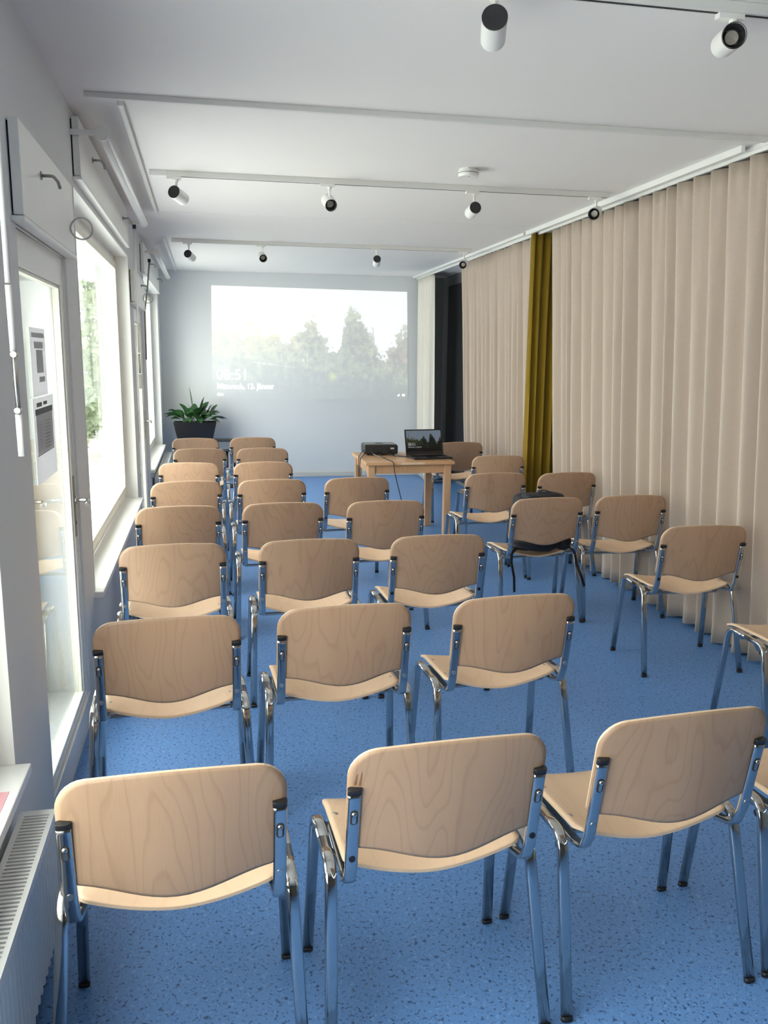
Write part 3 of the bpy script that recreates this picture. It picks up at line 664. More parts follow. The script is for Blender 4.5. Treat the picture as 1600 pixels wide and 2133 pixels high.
# ------------------------------------------------------------------ projected picture
def fbm(U, V, seed, oct=4, sc=4.0):
    rs = np.random.RandomState(seed); out = np.zeros_like(U); a = 1.0; tot = 0
    for o_ in range(oct):
        N = 64; g = rs.rand(N, N); x = U*sc*(2**o_); y = V*sc*(2**o_)
        xi = np.floor(x).astype(int); yi = np.floor(y).astype(int); fx = x-xi; fy = y-yi
        fx = fx*fx*(3-2*fx); fy = fy*fy*(3-2*fy)
        def G(i, j): return g[(i) % N, (j) % N]
        out += a*((G(xi, yi)*(1-fx)+G(xi+1, yi)*fx)*(1-fy)+(G(xi, yi+1)*(1-fx)+G(xi+1, yi+1)*fx)*fy); tot += a; a *= 0.55
    return out/tot
def landscape(W, H):
    """photo-like autumn park: sky, trees, grass slope. returns tree/sky mask and colours (linear, 0..1)"""
    u, v = np.meshgrid(np.linspace(0, 1, W), np.linspace(0, 1, H))      # v down
    A = 1.75
    n1 = fbm(u*A, v, 1, 5, 9); n2 = fbm(u*A, v, 2, 5, 22); n3 = fbm(u*A, v, 5, 3, 5)
    tx = [0, .04, .07, .12, .16, .2, .25, .29, .33, .37, .40, .44, .47, .485, .52, .56, .59, .62, .645, .66, .68, .70, .74, .77, .79, .82, .85, .88, .91, .94, .97, 1]
    ty = [.30, .33, .40, .41, .36, .37, .45, .42, .41, .46, .40, .36, .30, .25, .31, .45, .49, .50, .49, .36, .25, .17, .20, .30, .36, .46, .60, .60, .52, .40, .36, .33]
    top = np.interp(u[0], tx, ty)[None, :]
    n4 = fbm(u*A, v, 9, 4, 45)
    edge = (v-top) + (n1-0.5)*0.22 + (n2-0.5)*0.26 + (n4-0.5)*0.18
    tree = np.clip(edge/0.025, 0, 1)
    tree = np.maximum(tree, ((u < 0.16) & (v < 0.42) & (n2*0.6+n1*0.4 > 0.60+u*0.5)).astype(float)*0.55)
    for (cx, y0, y1, w_, lean_) in ((0.475, .24, .72, .0028, 0), (.055, .16, .5, .006, -.25), (.825, .33, .62, .004, .1), (.965, .34, .55, .003, 0)):
        tree = np.maximum(tree, ((np.abs(u-cx-lean_*(v-y1)*0.3) < w_) & (v > y0) & (v < y1)).astype(float)*0.8)
    gy = np.interp(u[0], [0, .2, .35, .6, .8, 1], [.60, .63, .68, .74, .80, .86])[None, :]
    grass = np.clip((v-gy+(n1-0.5)*0.03)/0.02, 0, 1)
    sky = np.stack([np.full_like(u, 1.0), np.full_like(u, 1.0), 0.97+0.03*u], -1)
    warm = np.clip(1-np.abs(u-0.30)/0.35, 0, 1)*np.clip((0.62-v)/0.25, 0, 1)
    red = np.clip((u-0.86)/0.1, 0, 1)*np.clip(1-np.abs(v-0.6)/0.2, 0, 1)
    t = 0.06+0.55*(n2-0.4)+0.45*(n4-0.45)+0.26*np.clip(1-u*1.6, 0, 1)+0.22*np.clip((0.5-v)*2.5, 0, 1)
    t = np.clip(t, 0.02, 1)
    tr = np.stack([t*(1.05+0.6*warm+0.5*red), t*(1.08+0.35*warm-0.05*red), t*(0.62-0.12*warm)], -1)
    g = 0.03+0.45*np.clip(n2-0.38, 0, 1)+0.5*np.clip(n4-0.5, 0, 1)+0.12*np.clip(1-u*1.8, 0, 1)*np.clip((0.95-v)*3, 0, 1)
    g *= np.clip((1.02-v)/0.3, 0.25, 1)
    gr = np.stack([g*0.95, g*1.12, g*0.70], -1)
    path = np.exp(-((v-(0.665+0.03*(u-0.2)/0.15))/0.006)**2)*((u > .2) & (u < .42))
    gr += path[..., None]*0.35
    c = sky*(1-tree[..., None])+tr*tree[..., None]
    c = c*(1-grass[..., None])+gr*grass[..., None]
    for cx, y0, y1, w_ in ((.475, .50, .72, .0028), (.572, .54, .80, .0030), (.345, .52, .68, .002)):
        m_ = ((np.abs(u-cx) < w_) & (v > y0) & (v < y1))[..., None]; c = np.where(m_, np.clip(c+0.22, 0, 1), c)
    yb = np.exp(-(((u-.605)/.018)**2+((v-.785)/.03)**2))*(n2 > 0.42); c += yb[..., None]*np.array([0.45, 0.5, 0.02])
    dot = np.exp(-(((u-.455)/.005)**2+((v-.64)/.011)**2)); c += dot[..., None]*0.9
    return np.clip(c, 0, 1)
def picture_mesh(name, corners, W, H, mat_, parent=None):
    """corners TL, TR, BR, BL"""
    TL, TR, BR, BL = [np.array(c, float) for c in corners]
    u, v = np.meshgrid(np.linspace(0, 1, W), np.linspace(0, 1, H))
    P = (TL*(1-u)[..., None]+TR*u[..., None])*(1-v)[..., None]+(BL*(1-u)[..., None]+BR*u[..., None])*v[..., None]
    P = P.reshape(-1, 3)
    i, j = np.meshgrid(np.arange(W-1), np.arange(H-1)); q = (j*W+i).ravel()
    Fc = np.stack([q, q+W, q+W+1, q+1], -1)
    me = bpy.data.meshes.new(name); me.from_pydata(P.tolist(), [], Fc.tolist()); me.materials.append(mat_)
    ca = me.color_attributes.new('picture', 'FLOAT_COLOR', 'POINT')
    C = np.ones((W*H, 4), np.float32); C[:, :3] = landscape(W, H).reshape(-1, 3)
    ca.data.foreach_set('color', C.ravel()); me.update()
    return obj(name, me, parent)
def light_mat(name, base, strength, attr=True, color=(1, 1, 1), rough=0.85):
    m, nt, b = new_mat(name)
    b.inputs['Base Color'].default_value = (*base, 1); b.inputs['Roughness'].default_value = rough; b.inputs['Specular IOR Level'].default_value = 0.2
    b.inputs['Emission Strength'].default_value = strength
    if attr:
        a = nt.nodes.new('ShaderNodeVertexColor'); a.layer_name = 'picture'; nt.links.new(a.outputs[0], b.inputs['Emission Color'])
    else: b.inputs['Emission Color'].default_value = (*color, 1)
    return m
M_proj = light_mat('projected_light', (0.75, 0.768, 0.785), 0.27)
M_projtxt = light_mat('projected_white', (0.75, 0.768, 0.785), 0.9, False)
M_screen = light_mat('laptop_screen_light', (0.01, 0.01, 0.012), 0.10, True, rough=0.25)
nt = M_screen.node_tree; bb = nt.nodes['Principled BSDF']; vc = [n for n in nt.nodes if n.type == 'VERTEX_COLOR'][0]
gm = nt.nodes.new('ShaderNodeGamma'); gm.inputs[1].default_value = 2.0; nt.links.new(vc.outputs[0], gm.inputs[0])
mm = nt.nodes.new('ShaderNodeMix'); mm.data_type = 'RGBA'; mm.blend_type = 'MULTIPLY'; mm.inputs['Factor'].default_value = 1; mm.inputs['B'].default_value = (0.62, 0.78, 1.0, 1)
nt.links.new(gm.outputs[0], mm.inputs['A']); nt.links.new(mm.outputs['Result'], bb.inputs['Emission Color'])
M_screentxt = light_mat('laptop_screen_text', (0.02, 0.02, 0.02), 0.22, False)

def text_mesh(s, size, mat_, M, parent, name, extrude=0.0004, bold=0.0):
    cu = bpy.data.curves.new(name, 'FONT'); cu.body = s; cu.size = size; cu.extrude = extrude; cu.offset = bold; cu.resolution_u = 3
    t = bpy.data.objects.new(name, cu); col.objects.link(t)
    me = bpy.data.meshes.new_from_object(t.evaluated_get(bpy.context.evaluated_depsgraph_get()))
    bpy.data.objects.remove(t); bpy.data.curves.remove(cu)
    me.transform(M); me.materials.clear(); me.materials.append(mat_)
    return obj(name, me, parent)
yp = YB-0.004
CORN = [(-0.042, yp, 2.543), (2.580, yp, 2.520), (2.615, yp, 1.054), (-0.064, yp, 1.075)]
pic = picture_mesh('projected_picture', CORN, 300, 170, M_proj)
tag(pic, 'projected park photograph with clock and date on the end wall', 'projection')
def Mw(x, z): return Matrix.Translation((x, yp-0.001, z)) @ Matrix.Rotation(PI/2, 4, 'X')
text_mesh('08:51', 0.205, M_projtxt, Mw(-0.012, 1.325) @ Matrix.Diagonal((0.95, 1, 1, 1)), pic, 'projected_time')
text_mesh('Mittwoch, 12. J\u00e4nner', 0.105, M_projtxt, Mw(-0.005, 1.205) @ Matrix.Diagonal((0.86, 1, 1, 1)), pic, 'projected_date', bold=0.0016)
for a, b in ((0.0, 0.045), (0.06, 0.075)): MB().box(a, b, yp-0.002, yp-0.001, 1.115, 1.145).build('projected_icon', M_projtxt, pic)
MB().add([(2.455, yp-0.0015, 1.11), (2.49, yp-0.0015, 1.11), (2.49, yp-0.0015, 1.14)], [(0, 1, 2)]).build('projected_icon', M_projtxt, pic)
MB().box(2.53, 2.565, yp-0.002, yp-0.001, 1.11, 1.135).build('projected_icon', M_projtxt, pic)

# ------------------------------------------------------------------ plant on its stand
PY = 11.12
st = tag(empty('plant_stand', (-0.2, PY, 0)), 'low black metal shelf carrying the planter in the far corner', 'stand')
MB().box(-0.56, 0.22, PY-0.13, PY+0.13, 0.545, 0.565).build('shelf_board', M_black, st, bevel=0.003)
for x in (-0.54, 0.20):
    for y in (PY-0.11, PY+0.11): MB().box(x-0.012, x+0.012, y-0.012, y+0.012, 0, 0.545).build('leg', M_black, st)
sl = tag(empty('stool', (0.10, 10.72, 0)), 'small round black stool half hidden behind the far chairs', 'stool')
MB().cyl((0.10, 10.72, 0.455), (0.10, 10.72, 0.475), 0.075, n=28).build('seat', M_black, sl, bevel=0.004)
MB().cyl((0.10, 10.72, 0.02), (0.10, 10.72, 0.455), 0.016, n=14).build('post', M_black, sl)
MB().cyl((0.10, 10.72, 0.0), (0.10, 10.72, 0.02), 0.13, n=28).build('base', M_black, sl)
pl = tag(empty('potted_plant', (-0.30, PY, 0.567)), 'peace lily with arching dark green leaves in a black trough', 'plant')
def trough():
    mb = MB(); zt, zb = 0.800, 0.567; o_ = [(-0.565, -0.02, 0.12), (-0.515, -0.075, 0.10)]
    x0, x1, hy = o_[0]; X0, X1, HY = o_[1]
    i = 0.012
    P = [(X0, PY-HY, zb), (X1, PY-HY, zb), (X1, PY+HY, zb), (X0, PY+HY, zb), (x0, PY-hy, zt), (x1, PY-hy, zt), (x1, PY+hy, zt), (x0, PY+hy, zt),
         (x0+i, PY-hy+i, zt), (x1-i, PY-hy+i, zt), (x1-i, PY+hy-i, zt), (x0+i, PY+hy-i, zt),
         (x0+2*i, PY-hy+2*i, zt-0.04), (x1-2*i, PY-hy+2*i, zt-0.04), (x1-2*i, PY+hy-2*i, zt-0.04), (x0+2*i, PY+hy-2*i, zt-0.04)]
    fs = [(3, 2, 1, 0)]
    for a in range(4):
        b = (a+1) % 4; fs += [(a, b, 4+b, 4+a), (4+a, 4+b, 8+b, 8+a), (8+a, 8+b, 12+b, 12+a)]
    fs.append((12, 13, 14, 15)); mb.add(P, fs); return mb
trough().build('planter', M_blackg, pl, bevel=0.004)
MB().box(-0.535, -0.05, PY-0.092, PY+0.092, 0.745, 0.772).build('soil', M_soil, pl)
def leaf_mesh(L, W, up, droop, twist, k):
    mb = MB(); n = 9; vs = []; fs = []
    for i in range(n+1):
        t = i/n; stem = 0.38
        x = L*(t*math.cos(up)*0.75+0.25*t*t*droop); z = L*(t*math.sin(up)-droop*0.62*t*t)
        wd = 0.004 if t < stem else max(0.0008, W*math.sin(PI*min(1, (t-stem)/(1-stem))**0.72)**0.85)
        c = 0.25*wd
        tw = twist*t
        for q in (-1, 0, 1):
            vs.append((x, q*wd*math.cos(tw), z+(c if q else 0)+q*wd*math.sin(tw)))
    for i in range(n):
        for q in range(2): a = i*3+q; fs.append((a, a+1, a+4, a+3))
    mb.add(vs, fs, 0, True); return mb.mesh('leaf', M_leaf, weld=False)
rl = random.Random(4)
specs = [(0.46, 0.030, 1.42, 0.05, 0.15), (0.40, 0.052, 1.28, 0.14, -0.3), (0.42, 0.056, 1.15, 0.45, 0.3), (0.42, 0.060, 1.02, 0.75, 0.5), (0.38, 0.056, 0.85, 0.95, -0.4), (0.44, 0.046, 1.0, 1.15, 0.6)]
LM = [leaf_mesh(*s, k) for k, s in enumerate(specs)]
def put_leaf(mi, x, y, az, s=1.0, tilt=0.0):
    q = obj('leaf', LM[mi], pl); q.matrix_parent_inverse = Matrix.Identity(4)
    q.location = (x+0.30, y-PY, 0.19); q.rotation_euler = (0, tilt, az); q.scale = (s, s, s)
for (mi, x, az, s) in [(0, -0.29, PI-0.25, 1.12), (1, -0.27, -0.2, 1.05), (1, -0.30, PI+0.2, 0.85), (2, -0.28, -0.4, 1.1), (2, -0.32, PI+0.5, 1.05), (2, -0.27, 0.6, 1.1)]: put_leaf(mi, x, PY-0.02, az, s)
for k in range(46):
    az = 2*PI*k/46+rl.uniform(-0.15, 0.15); mi = rl.choice([2, 3, 3, 4, 4, 5, 5])
    put_leaf(mi, -0.29+0.13*math.cos(az)+rl.uniform(-0.03, 0.03), PY-0.0+0.05*math.sin(az), az, rl.uniform(0.72, 1.0), rl.uniform(-0.35, 0.05))

# ------------------------------------------------------------------ table, projector, laptop, cables
tb = tag(empty('table', (1.67, 7.60, 0)), 'small square beech table carrying the projector and laptop', 'table')
TX0, TX1, TY0, TY1, TZ = 1.262, 2.070, 7.17, 7.98, 0.735
MB().box(TX0, TX1, TY0, TY1, TZ-0.028, TZ).build('tabletop', M_table, tb, bevel=0.004)
MB().box(1.578, 1.795, TY0-0.0015, TY0+0.05, TZ-0.0235, TZ-0.006).build('extension_leaf', M_ply_edge, tb)
li = 0.025; lw = 0.062
for x in (TX0+li, TX1-li-lw):
    for y in (TY0+li, TY1-li-lw): MB().box(x, x+lw, y, y+lw, 0, TZ-0.028).build('leg', M_tableleg, tb, bevel=0.004)
for y in (TY0+li+0.012, TY1-li-0.034): MB().box(TX0+li+lw, TX1-li-lw, y, y+0.022, TZ-0.105, TZ-0.028).build('apron', M_table, tb)
for x in (TX0+li+0.012, TX1-li-0.034): MB().box(x, x+0.022, TY0+li+lw, TY1-li-lw, TZ-0.105, TZ-0.028).build('apron', M_table, tb)

pj = tag(empty('projector', (1.50, 7.80, TZ)), 'black projector on the table beside the laptop', 'projector'); pj.rotation_euler = (0, 0, -0.03)
def lc(o): o.matrix_parent_inverse = Matrix.Identity(4); return o
lc(MB().box(-0.16, 0.16, -0.12, 0.12, 0.012, 0.098).build('casing', M_black, pj, bevel=0.014, seg=3))
lc(MB().box(-0.150, 0.150, -0.11, 0.11, 0.096, 0.104).build('lid', mat('grey_black_lid', (0.05, 0.052, 0.055), 0.3, noise=0.05), pj, bevel=0.003))
lc(MB().cyl((-0.08, 0.10, 0.055), (-0.08, 0.145, 0.055), 0.034, n=24).build('lens', M_blackg, pj))
lc(MB().box(-0.04, 0.03, -0.02, 0.02, 0.104, 0.107).build('control_pad', M_black, pj))
lc(MB().box(0.088, 0.122, -0.1215, -0.1195, 0.060, 0.074).build('rating_label', M_paper, pj))
for k in range(5): lc(MB().box(-0.12+0.034*k, -0.10+0.034*k, -0.1212, -0.119, 0.028, 0.044).build('socket', M_dark, pj))
for x in (-0.12, 0.12): lc(MB().cyl((x, -0.08, 0), (x, -0.08, 0.014), 0.012, n=12).build('foot', M_black, pj))

lp = tag(empty('laptop', (1.90, 7.44, TZ)), 'open black laptop on the table showing the same park picture', 'laptop'); lp.rotation_euler = (0, 0, 0.10)
lc(MB().box(-0.185, 0.185, -0.12, 0.12, 0.002, 0.018).build('base', M_black, lp, bevel=0.003))
kb = MB()
for r in range(5):
    for c in range(14): kb.box(-0.165+c*0.0238, -0.165+c*0.0238+0.019, -0.015+r*0.0225, -0.015+r*0.0225+0.0175, 0.018, 0.0198)
o = lc(kb.build('keyboard', M_blackg, lp, weld=False)); o['kind'] = 'stuff'
lc(MB().box(-0.05, 0.05, -0.105, -0.035, 0.018, 0.0186).build('touchpad', M_blackg, lp))
tilt = math.radians(17)
def LT(x, h, n): return Vector((x, 0.115+h*math.sin(tilt)-n*math.cos(tilt), 0.020+h*math.cos(tilt)+n*math.sin(tilt)))
lc(MB().box(-0.185, 0.185, 0, 0.24, -0.008, 0, T=LT).build('lid', M_blackg, lp, bevel=0.003))
scr = picture_mesh('screen', [LT(-0.172, 0.228, 0.0008), LT(0.172, 0.228, 0.0008), LT(0.172, 0.030, 0.0008), LT(-0.172, 0.030, 0.0008)], 120, 70, M_screen, lp); lc(scr)
Ms = Matrix.Translation(LT(-0.160, 0.085, 0.0014)) @ Matrix.Rotation(PI/2-tilt, 4, 'X')
lc(text_mesh('08:51', 0.040, M_screentxt, Ms @ Matrix.Diagonal((0.86, 1, 1, 1)), lp, 'screen_time', 0.0001))
Ms = Matrix.Translation(LT(-0.160, 0.066, 0.0014)) @ Matrix.Rotation(PI/2-tilt, 4, 'X')
lc(text_mesh('Mittwoch, 12. J\u00e4nner', 0.0185, M_screentxt, Ms @ Matrix.Diagonal((0.86, 1, 1, 1)), lp, 'screen_date', 0.0001))

def cable(pts, r, label):
    return tag(MB().tube(round_path(pts, 0.03, 4), r, ref=(0.3, 1, 0.2), n=8).build('cable', M_black), label, 'cable', 'black cables on the table')
cable([(1.345, 7.74, TZ+0.05), (1.30, 7.66, TZ+0.03), (1.255, 7.52, TZ+0.008), (1.246, 7.47, TZ-0.08), (1.248, 7.46, 0.40), (1.30, 7.50, 0.005)], 0.004, 'black cable from the projector falling over the left edge, outer one')
cable([(1.350, 7.72, TZ+0.04), (1.31, 7.60, TZ+0.012), (1.253, 7.42, TZ+0.010), (1.240, 7.38, TZ-0.08), (1.250, 7.36, 0.42), (1.32, 7.40, 0.005)], 0.004, 'black cable from the projector falling over the left edge, inner one')
cable([(1.47, 7.675, TZ+0.035), (1.47, 7.58, TZ+0.006), (1.49, 7.26, TZ+0.006), (1.505, 7.162, TZ+0.004), (1.515, 7.155, TZ-0.08), (1.535, 7.14, 0.56), (1.60, 7.12, 0.30), (1.60, 7.12, 0.006)], 0.004, 'black cable hanging over the front edge of the table')
cable([(1.56, 7.675, TZ+0.04), (1.60, 7.60, TZ+0.006), (1.66, 7.52, TZ+0.006), (1.712, 7.46, TZ+0.010)], 0.004, 'thick black cable between projector and laptop on the tabletop')
cable([(1.60, 7.672, TZ+0.04), (1.65, 7.60, TZ+0.006), (1.70, 7.57, TZ+0.006), (1.765, 7.535, TZ+0.012)], 0.003, 'thin black cable behind the thick one between projector and laptop')
tag(MB().tube(round_path([(1.40, 7.674, TZ+0.05), (1.41, 7.62, TZ+0.02), (1.45, 7.57, TZ+0.005), (1.50, 7.50, TZ+0.005)], 0.02, 4), 0.003, ref=(0.3, 1, 0.2), n=8).build('cable', M_hook), 'grey loose cable end in front of the projector', 'cable', 'black cables on the table')

# ------------------------------------------------------------------ chairs
def plate(outline, center, surf, th, name, mats, rings=(1.0, 0.94, 0.8, 0.6, 0.4, 0.2)):
    """curved plywood sheet: outline in 2-D, surf(a,b)->(point, normal)"""
    mb = MB(); n = len(outline); vs = []; fs = []
    def sheet(side):
        base = len(vs)
        for r in rings:
            for (a, b) in outline:
                A = center[0]+(a-center[0])*r; B = center[1]+(b-center[1])*r
                p, nn = surf(A, B); h = th/2
                if r == 1.0: h -= 0.0012
                vs.append(p+nn*side*h)
        p, nn = surf(*center); vs.append(p+nn*side*th/2)
        return base
    f_, mi_ = [], []
    bases = []
    for side in (1, -1):
        b = sheet(side); bases.append(b)
        for k in range(len(rings)-1):
            for i in range(n):
                j = (i+1) % n; q = (b+k*n+i, b+k*n+j, b+(k+1)*n+j, b+(k+1)*n+i)
                f_.append(q if side == 1 else q[::-1]); mi_.append(0)
        c = b+len(rings)*n; k = len(rings)-1
        for i in range(n):
            q = (b+k*n+i, b+k*n+(i+1) % n, c); f_.append(q if side == 1 else q[::-1]); mi_.append(0)
    for i in range(n):
        j = (i+1) % n; f_.append((bases[0]+i, bases[1]+i, bases[1]+j, bases[0]+j)); mi_.append(1)
    me = bpy.data.meshes.new(name); me.from_pydata([tuple(v) for v in vs], [], f_)
    for m in mats: me.materials.append(m)
    me.polygons.foreach_set('material_index', mi_); me.polygons.foreach_set('use_smooth', [k == 0 for k in mi_])
    bm = bmesh.new(); bm.from_mesh(me); bmesh.ops.recalc_face_normals(bm, faces=bm.faces); bm.to_mesh(me); bm.free(); me.update()
    return me
def rrect(x0, x1, y0, y1, rad, n=7, arch=0.0, edge=10, belly=0.0):
    """rounded rectangle outline; rad = (bl, br, tr, tl); arch lifts the top edge"""
    pts = []
    cs = [((x0+rad[0], y0+rad[0]), rad[0], PI), ((x1-rad[1], y0+rad[1]), rad[1], 1.5*PI), ((x1-rad[2], y1-rad[2]), rad[2], 0), ((x0+rad[3], y1-rad[3]), rad[3], 0.5*PI)]
    for ci, (c, r, a) in enumerate(cs):
        seg = [(c[0]+r*math.cos(a+PI/2*k/n), c[1]+r*math.sin(a+PI/2*k/n)) for k in range(n+1)]
        nxt = cs[(ci+1) % 4]; q = (nxt[0][0]+nxt[1]*math.cos(nxt[2]), nxt[0][1]+nxt[1]*math.sin(nxt[2]))
        p = seg[-1]; pts += seg + [(p[0]+(q[0]-p[0])*k/edge, p[1]+(q[1]-p[1])*k/edge) for k in range(1, edge)]
    if arch:
        ym = (y0+y1)/2; pts = [(x, y+(arch*(1-(2*x/(x1-x0))**2) if y > ym else 0)) for x, y in pts]
    if belly:
        ym = (y0+y1)/2; pts = [(x, y-(belly*0.5*(1+math.cos(PI*min(1.0, abs(x)/0.2))) if y < ym else 0)) for x, y in pts]
    return pts
def surf_fn(P):
    def f(a, b):
        e = 1e-3; p = P(a, b); du = P(a+e, b)-P(a-e, b); dv = P(a, b+e)-P(a, b-e)
        return p, du.cross(dv).normalized()
    return f
CAPZ, CS = 0.712, 0.220
def up_y(z): return (CAPZ-z)*0.19
def back_P(x, z):
    sag = 0.022+0.024*(0.80-z)/0.27
    return Vector((x, up_y(z)+0.0145-sag*(1-(x/0.235)**2), z))
def seat_P(x, y):
    q = (x/0.225)**2; t = (y-0.085)/0.385
    zc = 0.421+0.018*min(1, max(0, t)*1.3)
    ze = 0.470-0.013*t
    z = zc+(ze-zc)*(min(1.0, abs(x)/0.215)**1.75)
    if t > 0.72: z -= 0.030*((t-0.72)/0.28)**2
    if t < 0.12: z += 0.004*((0.12-t)/0.12)
    return Vector((x, y, z))

def make_chair():
    o = empty('stacking_chair')
    me = plate(rrect(-0.235, 0.235, 0.551, 0.804, (0.018, 0.018, 0.062, 0.062), arch=0.016, belly=0.034, edge=18), (0, 0.67), surf_fn(back_P), 0.0095, 'backrest', [M_beech_shaded, M_ply_edge])
    lc(obj('backrest', me, o))
    me = plate(rrect(-0.225, 0.225, 0.093, 0.470, (0.03, 0.03, 0.055, 0.055), edge=18), (0, 0.27), surf_fn(seat_P), 0.0100, 'seat', [M_beech_lit, M_ply_edge])
    s_ = lc(obj('seat', me, o))
    for x in (-0.205, 0.205):
        for y in (0.17, 0.33):
            p = seat_P(x, y); r = lc(MB().cyl(p+Vector((0, 0, 0.004)), p+Vector((0, 0, 0.0066)), 0.006, n=12).build('rivet', M_steel, s_))
    TUBE = dict(n=20, power=3.0)
    for sx in (-1, 1):
        path = round_path([(sx*0.271, 0.013, 0.012), (sx*0.2535, 0.118, 0.452), (sx*0.2510, 0.372, 0.452), (sx*0.268, 0.419, 0.012)], [0.055, 0.055], 9)
        mid = len(path)//2
        pm = (path[mid-1]+path[mid])/2
        rear = path[:mid]+[pm]; front = [pm]+path[mid:]
        for nm, pp, foot in (('leg', rear, 0), ('leg', front[::-1], 0)):
            L = lc(MB().tube(pp, 0.0150, 0.0090, **TUBE).build(nm, M_chrome, o))
            f = pp[0]; g = pp[1]; dr = (g-f).normalized()
            lc(MB().tube([f-dr*0.0118+Vector((0, 0, 0.0008)), f+dr*0.002], 0.0153, 0.0093, **TUBE).build('foot_cap', M_black, L))
        up = round_path([(sx*CS, up_y(0.702), 0.702), (sx*CS, up_y(0.50), 0.50), (sx*CS, 0.062, 0.447), (sx*(CS-0.002), 0.12, 0.432), (sx*(CS-0.006), 0.345, 0.428)], [0.02, 0.030, 0.03], 7)
        # pinched around the bolt
        fine = []
        for a_, b_ in zip(up[:-1], up[1:]):
            k = max(1, int((b_-a_).length/0.012)); fine += [a_+(b_-a_)*i/k for i in range(k)]
        fine.append(up[-1])
        U = lc(MB().tube(fine, 0.0152, 0.0075, **TUBE).build('back_upright', M_chrome, o))
        lc(MB().tube([Vector((sx*CS, up_y(0.701), 0.701)), Vector((sx*CS, up_y(0.7135), 0.7135)), Vector((sx*CS, up_y(0.7155), 0.7155))], 0.0160, 0.0084, **TUBE).build('end_cap', M_black, U))
        z = 0.648; y = up_y(z)-0.0072
        d = MB(); e = MB()
        def capsule(mb_, hw, z0_, z1_, y0_, y1_, n_=8):
            pts_ = [(sx*CS+hw*math.cos(PI*k/n_), z1_-hw+hw*math.sin(PI*k/n_)) for k in range(n_+1)] + [(sx*CS-hw*math.cos(PI*k/n_), z0_+hw-hw*math.sin(PI*k/n_)) for k in range(n_+1)]
            N_ = len(pts_); sl = 0.19
            vs_ = [(a_, yy-(b_-z)*sl, b_) for yy in (y0_, y1_) for a_, b_ in pts_]
            mb_.add(vs_, [tuple(range(N_))[::-1], tuple(range(N_, 2*N_))] + [(k, (k+1) % N_, N_+(k+1) % N_, N_+k) for k in range(N_)])
        capsule(d, 0.0088, z-0.026, z+0.013, y-0.0012, y+0.001); lc(d.build('slot', M_dark, U))
        capsule(e, 0.0045, z-0.023, z-0.002, y-0.0022, y); lc(e.build('slot_tongue', M_steel, U))
        b_ = MB(); b_.sphere((sx*CS, y-0.003, z+0.003), 0.0068, 0.005, 0.0068, n=12, m=6); lc(b_.build('bolt', M_chrome, U))
        z = 0.527; y = up_y(z)-0.0075
        p_ = MB(); p_.cyl((sx*CS, y-0.0025, z), (sx*CS, y+0.001, z), 0.0078, n=14); lc(p_.build('plug', M_steel, U))
    for y, z in ((0.205, 0.3990), (0.335, 0.4125)):
        lc(MB().tube(round_path([(-0.249, y, 0.446), (-0.238, y, 0.440), (-0.215, y, z), (0.215, y, z), (0.238, y, 0.440), (0.249, y, 0.446)], 0.02, 4), 0.0080, ref=(0, 1, 0), n=12).build('crossbar', M_chrome, o))
    for sx in (-1, 1):
        lc(MB().tube([(sx*0.262, 0.128, 0.418), (sx*0.252, 0.128, 0.418)], 0.010, ref=(0, 0, 1), n=12).build('linking_knob', M_black, o))
    return o
G = 'rows of beech and chrome stacking chairs'
CH = [  # x, y, angle, label
 (-0.111, 1.653, 1.1, 'nearest row, beech chair closest to the slatted radiator'),
 (0.494, 1.687, 2.3, 'nearest row, second beech chair from the radiator, dark marks on its back'),
 (1.099, 1.728, 3.9, 'nearest row, third beech chair, partly cut by the right edge'),
 (1.700, 1.765, 2.0, 'nearest row, beech chair almost wholly cut off at the right edge'),
 (-0.179, 2.693, 3.0, 'second row, beech chair by the nearest glazed door'),
 (0.413, 2.736, 2.3, 'second row, middle beech chair behind the dark-marked one'),
 (1.036, 2.753, 3.2, 'second row, right beech chair with swirling grain'),
 (2.515, 2.905, 0.0, 'beech chair cut by the right edge in front of the beige curtain'),
 (-0.215, 3.783, 2.5, 'third row from the camera, beech chair under the middle window'),
 (0.403, 3.791, 1.1, 'third row, second beech chair from the windows'),
 (1.023, 3.793, 0.8, 'third row, third beech chair, before the backpack chair'),
 (2.444, 3.813, -2.8, 'beech chair standing alone beside the curtain with all four legs visible'),
 (-0.233, 4.757, 3.2, 'fourth row, beech chair under the middle window'),
 (0.356, 4.788, 1.4, 'fourth row, second beech chair from the windows'),
 (0.962, 4.777, 0.8, 'fourth row, third beech chair, its back overlapping the table leg'),
 (1.964, 4.740, 2.3, 'beech chair with the black backpack on its seat'),
 (2.525, 4.758, -1.8, 'beech chair at the curtain just right of the backpack chair'),
 (-0.221, 5.713, 5.9, 'fifth row, pale beech chair nearest the window side'),
 (0.352, 5.725, 2.3, 'fifth row, second beech chair from the windows'),
 (0.950, 5.750, 5.2, 'fifth row, third beech chair, in front of the projector table'),
 (2.003, 5.840, 1.4, 'beech chair in front of the right table leg'),
 (2.548, 5.800, 2.8, 'beech chair against the curtain behind the backpack chair'),
 (-0.236, 6.715, -4.3, 'sixth row, beech chair nearest the window side'),
 (0.345, 6.696, 2.0, 'sixth row, beech chair beside the aisle'),
 (2.385, 6.909, -1.6, 'beech chair before the mustard curtain'),
 (-0.171, 7.731, 0.7, 'seventh row, beech chair on the window side'),
 (0.393, 7.721, -0.2, 'seventh row, beech chair beside the aisle'),
 (2.377, 8.054, 0.5, 'farthest beech chair on the right, behind the laptop'),
 (-0.232, 8.710, -5.1, 'last row, beech chair in front of the potted plant'),
 (0.346, 8.744, 1.5, 'last row, beech chair beside the aisle, nearest the end wall'),
]
proto = make_chair(); index_children(); chairs = []
